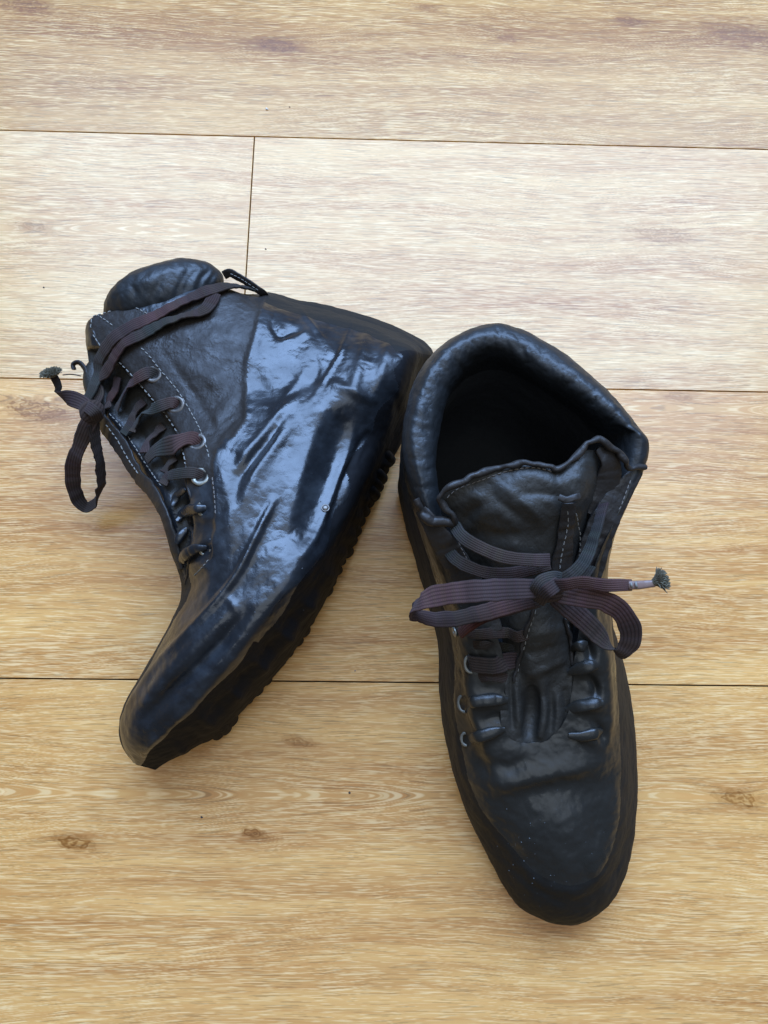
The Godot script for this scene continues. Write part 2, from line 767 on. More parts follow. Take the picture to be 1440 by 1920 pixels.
func materials():
	var grain := grey_map(3, 0.035, 0.0, 1.0, 3, 512, FastNoiseLite.TYPE_CELLULAR)
	var lumps := grey_map(5, 0.012, 0.0, 1.0, 4)
	var gloss := grey_map(8, 0.010, 0.55, 1.2, 4)
	var crease := ridged(21, 0.016, 512)
	var bloom := tone_map(33, 0.009, lin(0.0105, 0.0118, 0.0140), lin(0.025, 0.029, 0.034))
	M.leather = leathery(lin(0.025, 0.0205, 0.0175), 0.60, grain, 0.035, 14.0, grey_map(9, 0.012, 0.55, 1.15, 3))
	M.leather.metallic_specular = 0.42
	M.collar = leathery(lin(0.014, 0.0155, 0.0165), 0.46, crease, 0.028, 12.0)
	M.rubber = leathery(Color.WHITE, 0.37, crease, 0.022, 9.0, gloss)
	M.rubber.albedo_texture = bloom
	M.rubber.metallic_specular = 0.56
	M.toe = leathery(lin(0.0205, 0.0190, 0.0160), 0.38, crease, 0.016, 7.0, gloss)
	M.toe.metallic_specular = 0.48
	M.side = leathery(lin(0.0155, 0.0145, 0.0128), 0.66, lumps, 0.02, 7.0)
	M.side.metallic_specular = 0.30
	M.sole = leathery(lin(0.009, 0.009, 0.010), 0.68, lumps, 0.06, 9.0)
	M.sole.metallic_specular = 0.22
	M.tongue = leathery(lin(0.0235, 0.0210, 0.0170), 0.54, crease, 0.03, 16.0)
	M.lining = leathery(lin(0.020, 0.022, 0.025), 0.85, lumps, 0.03, 10.0)
	M.thread = StandardMaterial3D.new()
	M.thread.albedo_color = lin(0.21, 0.195, 0.17)
	M.thread.roughness = 0.9
	M.dull_thread = M.thread.duplicate()
	M.dull_thread.albedo_color = lin(0.17, 0.145, 0.125)
	M.fluff = M.thread.duplicate()
	M.fluff.albedo_color = lin(0.15, 0.13, 0.085)
	M.dust = M.thread.duplicate()
	M.dust.albedo_color = lin(0.10, 0.105, 0.11)
	M.metal = StandardMaterial3D.new()
	M.metal.albedo_color = lin(0.36, 0.34, 0.28)
	M.metal.metallic = 0.75
	M.metal.roughness = 0.42
	M.dark_metal = M.metal.duplicate()
	M.dark_metal.albedo_color = lin(0.17, 0.15, 0.13)
	M.worn = M.metal.duplicate()
	M.worn.albedo_color = lin(0.20, 0.19, 0.16)
	M.worn.roughness = 0.55
	M.aglet = StandardMaterial3D.new()
	M.aglet.albedo_color = lin(0.20, 0.125, 0.10)
	M.aglet.roughness = 0.35
	M.lace = StandardMaterial3D.new()
	M.lace.vertex_color_use_as_albedo = true
	M.lace.roughness = 0.95
	M.lace.metallic_specular = 0.25
	M.lace.rim_enabled = true
	M.lace.rim = 0.10
	M.lace.rim_tint = 0.6
	M.lace.heightmap_enabled = true
	M.lace.heightmap_texture = knit()
	M.lace.heightmap_scale = 0.055
	M.lace.albedo_texture = M.lace.heightmap_texture
	M.lace.uv1_scale = Vector3(1.2, 1.0, 1.0)


func knit() -> ImageTexture:          # the plaited ribs of a flat lace: rows of slanted stitches
	var w := 128
	var d := PackedByteArray()
	d.resize(w * w)
	for y in w:
		for x in w:
			var u := float(x) / w * 5.0
			var k := int(u)
			var f := u - k
			var slant := (f if k % 2 == 0 else 1.0 - f) * 0.35
			var v := fposmod(float(y) / w * 11.0 + slant * 1.6 + 0.5 * (k % 2), 1.0)
			var b := pow(sin(PI * f), 0.8) * (0.6 + 0.4 * pow(sin(PI * v), 0.7))
			d[y * w + x] = int(255.0 * (0.68 + 0.32 * b))
	return ImageTexture.create_from_image(Image.create_from_data(w, w, false, Image.FORMAT_L8, d))


# ---------------------------------------------------------------- the floor

const TEX_W := 1600
const TEX_H := 640
var plank_tex := []

func plank_pixels(s: int, u0: float, v0: float, knots: Array, look_of: Dictionary) -> Image:      # oak print: streaks, pores filled with lime, knots the grain flows round
	var low := noise(s, 1.0, 2)
	var mid := noise(s + 1, 1.0, 2)
	var streak := noise(s + 2, 1.0, 2)
	var pore := noise(s + 3, 1.0)
	var fib := noise(s + 4, 1.0)
	var d := PackedByteArray()
	d.resize(TEX_W * TEX_H * 3)
	var base: Vector3 = look_of.base
	var brown: Vector3 = look_of.brown
	var lime: Vector3 = look_of.lime
	var arch: float = look_of.arch
	var bow: Vector4 = look_of.bow
	var band: float = look_of.get("band", 0.0)
	var band_v: float = look_of.get("band_v", 0.0)
	var heart := Vector3(0.50, 0.285, 0.08)
	var k := 0
	for y in TEX_H:
		var v := float(y) / TEX_H * PLANK_W + v0
		for x in TEX_W:
			var u := float(x) / TEX_W + u0
			var lo := low.get_noise_2d(u * 3.2, v * 11.0)
			var dv0 := v - bow.x
			var g := sqrt(dv0 * dv0 + 0.00002) - bow.y * absf(u - bow.z) * exp(-dv0 * dv0 / (bow.w * bow.w)) + lo * arch + 0.0008 * mid.get_noise_2d(u * 14.0, v * 40.0)
			var dark := 0.0
			var core := 0.0
			for q: Vector4 in knots:
				var du := u - q.x
				var dv := v - q.y
				var near := du * du / (q.z * q.z * 9.0) + dv * dv / (q.z * q.z)
				if near < 12.0:
					var e := exp(-near)
					g -= 0.62 * dv * exp(-near * 0.30) * q.w
					dark += e * q.w * 0.6
					var swirl := sqrt(du * du / (q.z * q.z * 3.0) + dv * dv / (q.z * q.z * 0.42) - du * dv / (q.z * q.z) * 0.7) + 0.5 * mid.get_noise_2d(u * 160.0, v * 260.0)
					core = maxf(core, q.w * clampf((1.45 - swirl) * 1.6, 0.0, 1.0) * (0.62 + 0.38 * sin(swirl * 11.0)))
			var st := streak.get_noise_2d(u * 4.5, g * 190.0)
			var st2 := mid.get_noise_2d(u * 3.0 + 50.0, g * 42.0)
			var fi := fib.get_noise_2d(u * 14.0, g * 1250.0)
			var po := pore.get_noise_2d(u * 30.0, g * 1150.0)
			var br := clampf(0.36 + 0.32 * st + 0.56 * st2 + 0.30 * fi + 0.35 * low.get_noise_2d(u * 2.0 + 31.0, v * 7.0) + band * exp(-pow((v - band_v) / 0.026, 2.0)) + dark * (1.0 + 1.5 * st), 0.0, 1.3)
			var many := 0.30 - 0.30 * lo + 0.22 * st2
			var tick := clampf((pore.get_noise_2d(u * 62.0 + 7.0, g * 1500.0 + 3.0) - 0.42 + 0.4 * many) * 3.0, 0.0, 1.0)
			var li := clampf((po - 0.62 + many * 0.65) * 3.0, 0.0, 1.0) * clampf(1.0 - dark * 1.3, 0.0, 1.0)
			li = maxf(li, tick * 0.8)
			var shade := 1.0 + 0.05 * fi - 0.12 * dark * clampf(0.5 + st * 2.0, 0.0, 1.0)
			var pit := clampf((-po - 0.5) * 1.2, 0.0, 0.14)
			var c := (base.lerp(brown, br).lerp(lime, li * 0.56)).lerp(heart, clampf(core * 0.95, 0.0, 0.9)) * shade * (1.0 - pit)
			d[k] = int(clampf(c.x, 0, 1) * 255.0)
			d[k + 1] = int(clampf(c.y, 0, 1) * 255.0)
			d[k + 2] = int(clampf(c.z, 0, 1) * 255.0)
			k += 3
	return Image.create_from_data(TEX_W, TEX_H, false, Image.FORMAT_RGB8, d)


func plank_job(i: int):
	var j = plank_tex[i]
	j.image = plank_pixels(j.seed, -0.5, j.v0, j.knots, j.look)


func knot(x: float, y: float, r: float, w: float) -> Vector4:
	var p := P(x, y, 0)
	return Vector4(p.x, p.z, r, w)


func build_floor():
	var floor_node := Node3D.new()
	floor_node.name = "floor"
	floor_node.set_meta("kind", "structure")
	floor_node.set_meta("label", "pale limed oak laminate floor")
	add_child(floor_node)
	org = Vector3.ZERO
	var oak := {"base": Vector3(0.855, 0.635, 0.365), "brown": Vector3(0.70, 0.465, 0.24), "lime": Vector3(0.985, 0.855, 0.64), "arch": 0.006, "bow": Vector4(9, 0, 0, 1)}
	var warm := oak.duplicate()
	warm.base = Vector3(0.77, 0.565, 0.30)
	warm.brown = Vector3(0.61, 0.39, 0.14)
	var pale := oak.duplicate()
	pale.base = Vector3(0.84, 0.655, 0.42)
	pale.brown = Vector3(0.715, 0.50, 0.285)
	var wild := oak.duplicate()
	wild.arch = 0.007
	var tip := P(800, 1490, 0)
	wild.bow = Vector4(tip.z, 0.045, tip.x, 0.030)
	var eyed := pale.duplicate()
	var eye := P(60, 425, 0)
	eyed.bow = Vector4(eye.z, 0.035, eye.x + 0.02, 0.028)
	var loopy := oak.duplicate()
	var arc := P(900, 760, 0)
	loopy.bow = Vector4(arc.z, 0.04, arc.x, 0.022)
	var jx := P(472, 340, 0).x
	plank_tex = [
		{"seed": 100, "row": -1, "x0": -1.0, "x1": 0.9, "knots": [knot(520, 85, 0.008, 1.0), knot(45, 8, 0.010, 0.8), knot(1180, 38, 0.005, 0.9), knot(1390, 65, 0.012, 0.7), knot(950, 72, 0.004, 0.6), knot(800, 15, 0.005, 0.5)], "look": warm},
		{"seed": 215, "row": 0, "x0": -1.3, "x1": jx, "knots": [knot(60, 425, 0.006, 0.35)], "look": eyed},
		{"seed": 320, "row": 0, "x0": jx, "x1": 1.2, "knots": [knot(1240, 440, 0.010, 0.35)], "look": pale},
		{"seed": 431, "row": 1, "x0": -0.62, "x1": 0.75, "knots": [knot(70, 768, 0.010, 0.7), knot(1270, 742, 0.005, 0.3)], "look": loopy},
		{"seed": 547, "row": 2, "x0": -0.8, "x1": 0.57, "knots": [knot(140, 1580, 0.005, 0.9), knot(475, 1562, 0.0035, 1.0), knot(1385, 1497, 0.006, 0.7), knot(560, 1390, 0.004, 0.5)], "look": wild},
	]
	for j in plank_tex:
		j.v0 = SEAM_Z + j.row * PLANK_W
	warm.band = 0.45
	warm.band_v = P(720, 60, 0).z
	var job := WorkerThreadPool.add_group_task(plank_job, plank_tex.size())
	WorkerThreadPool.wait_for_group_task_completion(job)
	var mats := []
	for j in plank_tex:
		var m := StandardMaterial3D.new()
		m.albedo_texture = ImageTexture.create_from_image(j.image)
		var grey: Image = j.image.duplicate()
		grey.convert(Image.FORMAT_L8)
		m.heightmap_enabled = true
		m.heightmap_texture = ImageTexture.create_from_image(grey)
		m.heightmap_scale = 0.012
		m.heightmap_flip_texture = true
		m.roughness = 0.28
		m.metallic_specular = 0.40
		mats.append(m)
		plank(floor_node, j.x0, j.x1, j.row, m)
	# the rows and lengths beyond the frame
	plank(floor_node, -1.5, -0.1, -2, mats[3])
	plank(floor_node, -0.1, 1.3, -2, mats[4])
	plank(floor_node, -1.1, 0.3, 3, mats[0])
	plank(floor_node, 0.3, 1.5, 3, mats[2])
	plank(floor_node, 0.75, 1.5, 1, mats[2])
	plank(floor_node, -1.5, -0.62, 1, mats[4])
	plank(floor_node, 0.57, 1.5, 2, mats[0])
	plank(floor_node, -1.5, -0.8, 2, mats[1])
	plank(floor_node, 0.9, 1.5, -1, mats[4])
	var under := BoxMesh.new()
	under.size = Vector3(3.2, 0.004, 1.4)
	var dark := StandardMaterial3D.new()
	dark.albedo_color = lin(0.012, 0.010, 0.009)
	dark.roughness = 0.9
	var o := commit("underlay", under, dark, floor_node)
	o.position = Vector3(0, -0.0105, -0.1)


func plank(parent: Node, x0: float, x1: float, row: int, m: Material):
	var z0 := SEAM_Z + row * PLANK_W
	var z1 := z0 + PLANK_W
	var g := 0.0004
	var b := 0.0002
	var st := SurfaceTool.new()
	st.begin(Mesh.PRIMITIVE_TRIANGLES)
	var rect := func(i: float, y: float): return [Vector3(x0 + i, y, z0 + i), Vector3(x1 - i, y, z0 + i), Vector3(x1 - i, y, z1 - i), Vector3(x0 + i, y, z1 - i)]
	var rings := [rect.call(g, -0.008), rect.call(g, -b), rect.call(g + b, 0.0)]
	var put := func(p: Vector3, n: Vector3):
		st.set_normal(n)
		st.set_uv(Vector2(p.x + 0.5, (p.z - z0) / PLANK_W))
		st.add_vertex(p)
	var sides := [Vector3(0, 0, -1), Vector3(1, 0, 0), Vector3(0, 0, 1), Vector3(-1, 0, 0)]
	for r in 2:
		for k in 4:
			var n: Vector3 = (sides[k] + (Vector3.UP if r == 1 else Vector3.ZERO)).normalized()
			for q in [rings[r][k], rings[r][(k + 1) % 4], rings[r + 1][k], rings[r][(k + 1) % 4], rings[r + 1][(k + 1) % 4], rings[r + 1][k]]:
				put.call(q, n)
	for q in [0, 1, 2, 0, 2, 3]:
		put.call(rings[2][q], Vector3.UP)
	commit("plank", st.commit(), m, parent)


func crumbs():
	var spots := [[500, 205, 0.0010, "tiny pale crumb on the top plank below the big knot", true], [82, 539, 0.0006, "small dark speck on the floor left of the lying boot", false], [655, 1486, 0.0007, "dark speck on the floor between the two boot toes", false],
		[498, 467, 0.0006, "dark speck on the pale plank just right of the short joint", false], [543, 201, 0.0005, "tiny dark speck beside the pale crumb", false], [378, 1532, 0.0007, "small grey flake on the plank below the lying boot's toe", false]]
	for s in spots:
		var rng := RandomNumberGenerator.new()
		rng.seed = int(s[0])
		var o := thing("crumb" if s[0] == 500 else "crumb_%03d" % spots.find(s), s[3], "crumb", P(s[0], s[1], 0), "crumbs scattered on the floor")
		var st := SurfaceTool.new()
		st.begin(Mesh.PRIMITIVE_TRIANGLES)
		var sp := SphereMesh.new()
		sp.radius = s[2]
		sp.height = s[2] * 2
		sp.radial_segments = 10
		sp.rings = 6
		st.append_from(sp, 0, Transform3D(Basis.from_scale(Vector3(1.0, 0.6, 0.7)).rotated(Vector3.UP, rng.randf() * TAU), Vector3(0, s[2] * 0.55, 0)))
		st.append_from(sp, 0, Transform3D(Basis.from_scale(Vector3(0.6, 0.4, 0.5)), Vector3(s[2] * 0.7, s[2] * 0.35, s[2] * 0.3)))
		var m := StandardMaterial3D.new()
		m.albedo_color = lin(0.7, 0.66, 0.55) if s[4] else lin(0.07, 0.055, 0.045)
		m.roughness = 0.9
		commit("grain", st.commit(), m, o)


# ---------------------------------------------------------------- the boots

func V(x, y) -> Vector2:
	return Vector2(x, y)


func left_boot():
	var boot := thing("boot", "black boot lying on its side with its sole towards the standing boot", "boot", P(480, 960, 0), "pair of rubber-dipped boots")
	clear_relief()
	shelf = {}
	# sections from the toe to the top of the shaft: front edge, two points on top, upper and lower edge of the sole
	var sec := [
		[[250, 1428, .028], [.3, .036], [.65, .038], [266, 1433, .036], [280, 1436, .024]],
		[[229, 1396, .030], [.21, .052], [.74, .060], [286, 1404, .058], [333, 1418, .012]],
		[[225, 1360, .034], [.21, .064], [.74, .071], [325, 1370, .068], [366, 1400, .009]],
		[[240, 1312, .038], [.21, .074], [.74, .081], [375, 1322, .078], [410, 1376, .008]],
		[[280, 1245, .042], [.21, .086], [.74, .093], [445, 1245, .088], [482, 1302, .006]],
		[[322, 1168, .045], [.21, .093], [.74, .101], [510, 1165, .094], [550, 1220, .006]],
		[[343, 1105, .048], [.21, .096], [.74, .104], [565, 1080, .098], [606, 1128, .006]],
		[[318, 1020, .050], [.21, .096], [.60, .104], [615, 985, .091], [650, 1030, .006]],
		[[290, 930, .050], [.21, .096], [.58, .103], [652, 900, .087], [690, 935, .006]],
		[[258, 868, .048], [.21, .092], [.58, .101], [685, 815, .083], [726, 870, .006]],
		[[228, 825, .046], [.21, .082], [.60, .097], [715, 745, .090], [762, 800, .006]],
		[[205, 790, .046], [.21, .080], [.65, .091], [738, 690, .092], [788, 715, .012]],
		[[186, 745, .048], [.21, .080], [.65, .089], [738, 655, .088], [800, 662, .030]],
		[[173, 700, .050], [.21, .080], [.65, .087], [675, 625, .078], [732, 618, .035]],
		[[167, 668, .052], [250, 655, .078], [450, 625, .086], [588, 601, .076], [618, 582, .035]],
		[[164, 640, .054], [230, 615, .076], [415, 580, .084], [515, 578, .074], [548, 568, .035]],
		[[167, 610, .056], [235, 578, .074], [390, 541, .080], [465, 552, .070], [496, 556, .035]],
	]
	var rows := []
	for s in sec:
		var a := P(s[0][0], s[0][1], s[0][2])
		var b := P(s[3][0], s[3][1], s[3][2])
		var c := P(s[4][0], s[4][1], s[4][2])
		var row := PackedVector3Array([a])
		for t in [s[1], s[2]]:
			row.append(P(lerpf(s[0][0], s[3][0], t[0]), lerpf(s[0][1], s[3][1], t[0]), t[1]) if t.size() == 2 else P(t[0], t[1], t[2]))
		row.append(b)
		row.append(b.lerp(c, 0.5) + (c - a).normalized() * 0.006 * Vector3(1, 0, 1))
		row.append(c)
		var under: float = [0.018, 0.006, 0.0015][mini(rows.size(), 2)]
		row.append(Vector3(lerpf(c.x, a.x, 0.25), under, lerpf(c.z, a.z, 0.25)))
		row.append(Vector3(lerpf(c.x, a.x, 0.75), under, lerpf(c.z, a.z, 0.75)))
		rows.append(row)
	var rim: PackedVector3Array = rows[rows.size() - 1]
	var heart := Vector3.ZERO
	for p in rim:
		heart += p / rim.size()
	var inward := (P(560, 800, 0.05) - heart).normalized()
	for s in [[0.10, 0.004], [0.22, 0.02], [0.35, 0.06]]:
		var row := PackedVector3Array()
		for p in rim:
			row.append(p.lerp(heart, s[0]) + inward * s[1])
		rows.append(row)
	var g := loft(rows, 400, 460, true)
	# zones: 1 matte leather quarter, 2 tongue under the laces, 0 rubber coating
	raise([V(167, 606), V(180, 580), V(222, 566), V(281, 588), V(390, 537), V(430, 505), V(500, 555), V(484, 600), V(474, 635), V(461, 679), V(459, 737), V(459, 788), V(437, 821), V(419, 825), V(405, 843), V(399, 865), V(400, 895), V(370, 915), V(344, 905), V(343, 870), V(336, 840), V(328, 806), V(310, 781), V(292, 759), V(266, 730), V(244, 704), V(222, 682), V(200, 661), V(186, 650), V(169, 620)], 0.0, 1, 1, false)
	# the facing that carries the eyelets stands proud of the tongue
	var gap := [V(186, 655), V(222, 686), V(266, 734), V(310, 785), V(326, 810), V(336, 845), V(341, 880), V(341, 909), V(348, 938), V(354, 978), V(353, 1010), V(347, 1050), V(345, 1085), V(338, 1035), V(330, 985), V(319, 934), V(304, 905), V(283, 879), V(264, 847), V(246, 822), V(228, 793), V(202, 768), V(150, 740), V(150, 660)]
	raise(gap, -7.0, 2, 2, false)
	# coating: its thick upper lip, then folds
	raise([V(496, 545), V(474, 635), V(461, 679), V(459, 737), V(459, 788), V(437, 821), V(405, 843), V(399, 870), V(405, 960), V(398, 1045), V(350, 1105), V(300, 1200), V(220, 1330), V(250, 1470), V(420, 1420), V(720, 960), V(830, 680), V(700, 580)], 1.1, 1, 0, false)
	stroke([V(470, 650), V(464, 690), V(463, 740), V(462, 785), V(440, 818), V(415, 832)], 7, 0.9)
	stroke([V(492, 575), V(478, 640), V(470, 690)], 10, 0.7)
	stroke([V(525, 792), V(500, 830), V(475, 862), V(452, 900)], 12, -2.6)
	stroke([V(560, 745), V(530, 770), V(500, 810), V(470, 845), V(440, 885)], 9, 1.6)
	stroke([V(548, 790), V(518, 830), V(492, 868), V(470, 905), V(455, 950)], 14, 1.8)
	stroke([V(430, 850), V(445, 880), V(440, 920), V(425, 960)], 16, -1.5)
	stroke([V(425, 900), V(432, 950), V(428, 1000)], 12, 1.2)
	stroke([V(519, 930), V(487, 993), V(462, 1045), V(443, 1080), V(408, 1128), V(356, 1187), V(315, 1229), V(269, 1288), V(238, 1330)], 7, 2.2)
	stroke([V(535, 935), V(500, 1005), V(460, 1080), V(420, 1135), V(370, 1195)], 14, -0.8)
	stroke([V(470, 1145), V(440, 1178), V(415, 1208), V(346, 1274), V(300, 1318), V(262, 1352)], 14, -3.4)
	stroke([V(520, 1090), V(470, 1160), V(430, 1215), V(370, 1280), V(300, 1345)], 20, 2.4)
	stroke([V(440, 1130), V(395, 1180), V(340, 1240), V(290, 1300), V(255, 1350)], 16, 1.6)
	stroke([V(425, 1120), V(440, 1135), V(452, 1160)], 8, 0.8)
	stroke([V(320, 1300), V(350, 1285), V(372, 1270)], 4, 0.5)
	stroke([V(561, 580), V(595, 625), V(628, 670)], 4, 0.9)
	stroke([V(664, 599), V(650, 635), V(635, 670), V(612, 710), V(587, 750)], 5, 1.0)
	stroke([V(650, 610), V(632, 665), V(600, 725)], 14, -0.8)
	stroke([V(619, 722), V(650, 732), V(675, 742), V(698, 750)], 9, 1.6)
	stroke([V(515, 590), V(512, 615), V(525, 632), V(545, 625), V(565, 628)], 6, -1.2)
	stroke([V(520, 650), V(545, 640), V(570, 630), V(590, 622)], 8, 1.0)
	stroke([V(535, 605), V(560, 615), V(580, 640), V(600, 660)], 10, 0.8)
	stroke([V(500, 600), V(495, 640), V(490, 690)], 10, 0.9)
	stroke([V(590, 665), V(595, 690), V(588, 715), V(575, 735)], 7, -0.9)
	stroke([V(575, 690), V(560, 720), V(535, 745)], 8, 1.0)
	stroke([V(480, 700), V(500, 740), V(520, 760)], 12, -0.8)
	# the smooth hollow above the sole, with the drawn-in folds beside the nail
	stroke([V(606, 764), V(580, 835), V(558, 916), V(535, 996)], 15, 1.6)
	stroke([V(650, 775), V(632, 850), V(606, 925), V(572, 1005)], 34, -5.0)
	stroke([V(668, 785), V(652, 850), V(635, 905), V(620, 945), V(595, 1000), V(560, 1050)], 9, 2.2)
	stroke([V(690, 812), V(672, 850), V(650, 900), V(632, 950), V(618, 978)], 9, -3.0)
	stroke([V(686, 826), V(676, 850), V(664, 880)], 4, 1.2)
	stroke([V(700, 830), V(690, 870), V(660, 930), V(630, 990), V(590, 1050), V(540, 1110)], 12, 1.4)
	stroke([V(600, 1075), V(560, 1135), V(510, 1205), V(440, 1285), V(380, 1350)], 8, -1.3)
	stroke([V(620, 1075), V(575, 1140), V(525, 1210), V(455, 1290), V(395, 1355)], 8, 1.2)
	stroke([V(735, 740), V(745, 770), V(735, 830), V(700, 900), V(665, 980)], 9, -1.2)
	stroke([V(775, 660), V(770, 700), V(752, 770)], 8, 1.0)
	stroke([V(690, 622), V(674, 690), V(664, 742)], 9, 1.3)
	stroke([V(730, 638), V(716, 690), V(700, 750)], 9, 1.3)
	stroke([V(762, 655), V(750, 705), V(734, 762)], 9, 1.1)
	stroke([V(640, 640), V(660, 700), V(668, 745)], 12, 0.8)
	stroke([V(700, 640), V(705, 690), V(700, 740)], 18, -1.2)
	stroke([V(360, 860), V(420, 790), V(440, 760)], 14, -0.8)
	stroke([V(300, 650), V(350, 720), V(395, 790), V(405, 840)], 8, -0.8)
	stroke([V(340, 690), V(375, 700), V(410, 720), V(430, 760)], 16, 1.1)
	stroke([V(400, 800), V(415, 770), V(440, 740), V(455, 690)], 10, 0.9)
	stroke([V(400, 830), V(425, 800), V(452, 775)], 6, -1.0)
	stroke([V(330, 620), V(370, 640), V(420, 640)], 18, 0.9)
	# lumps where the coating runs over the lowest laces
	stroke([V(352, 955), V(370, 950), V(386, 948)], 12, 1.8)
	stroke([V(350, 1035), V(368, 1025), V(390, 1018)], 12, 1.8)
	stroke([V(368, 1062), V(378, 1058)], 12, 1.4, false)
	stroke([V(362, 985), V(385, 985), V(400, 990)], 12, -1.2)
	stroke([V(300, 960), V(318, 1010), V(330, 1060), V(343, 1095)], 7, 1.2)
	stroke([V(305, 920), V(320, 960), V(332, 1010)], 5, 1.0)
	stroke([V(345, 1110), V(365, 1095), V(385, 1070)], 8, -1.0)
	for e in [[288, 702], [330, 759], [370, 830], [377, 894], [383, 954], [386, 1029]]:
		stroke([V(e[0] - 1, e[1]), V(e[0] + 1, e[1])], 9, -1.8, false)
	for i in 26:       # scallops of the lugs under the coating
		var f := i / 25.0
		var q := V(745, 860).lerp(V(640, 1070), f * 2.0) if f < 0.5 else V(640, 1070).lerp(V(345, 1405), f * 2.0 - 1.0)
		stroke([q + V(-16, -10), q + V(10, 8)], 9, 1.9 if i % 2 else -1.2)
	sculpt(g, 1.0 if normals(g, 1.0)[200 * 401 + 60].y > 0.0 else -1.0, 0.0005, 0.0002)
	remember(g)
	var z := zones(g, 0)
	for j in 461:
		for i in 401:
			if i > (140 if j < 110 else 152) + int(4.0 * sin(j * 0.21) + 3.0 * sin(j * 0.083)) and j < 285:
				z[j * 401 + i] = 3
			elif z[j * 401 + i] == 0 and (i > 148 and j >= 285 or j < 190 and (i < 26 + int(5.0 * sin(j * 0.1)) or i > 385)):
				z[j * 401 + i] = 4
	skin("coating_edge", g, M.side, boot, 0, -1, z, 4)
	skin("sole", g, M.sole, boot, 0, -1, z, 3)
	skin("rubber_coating", g, M.rubber, boot, 0, -1, z, 0)
	skin("leather_quarter", g, M.leather, boot, 0, -1, z, 1)
	skin("tongue", g, M.tongue, boot, 0, -1, z, 2)
	left_trim(boot)


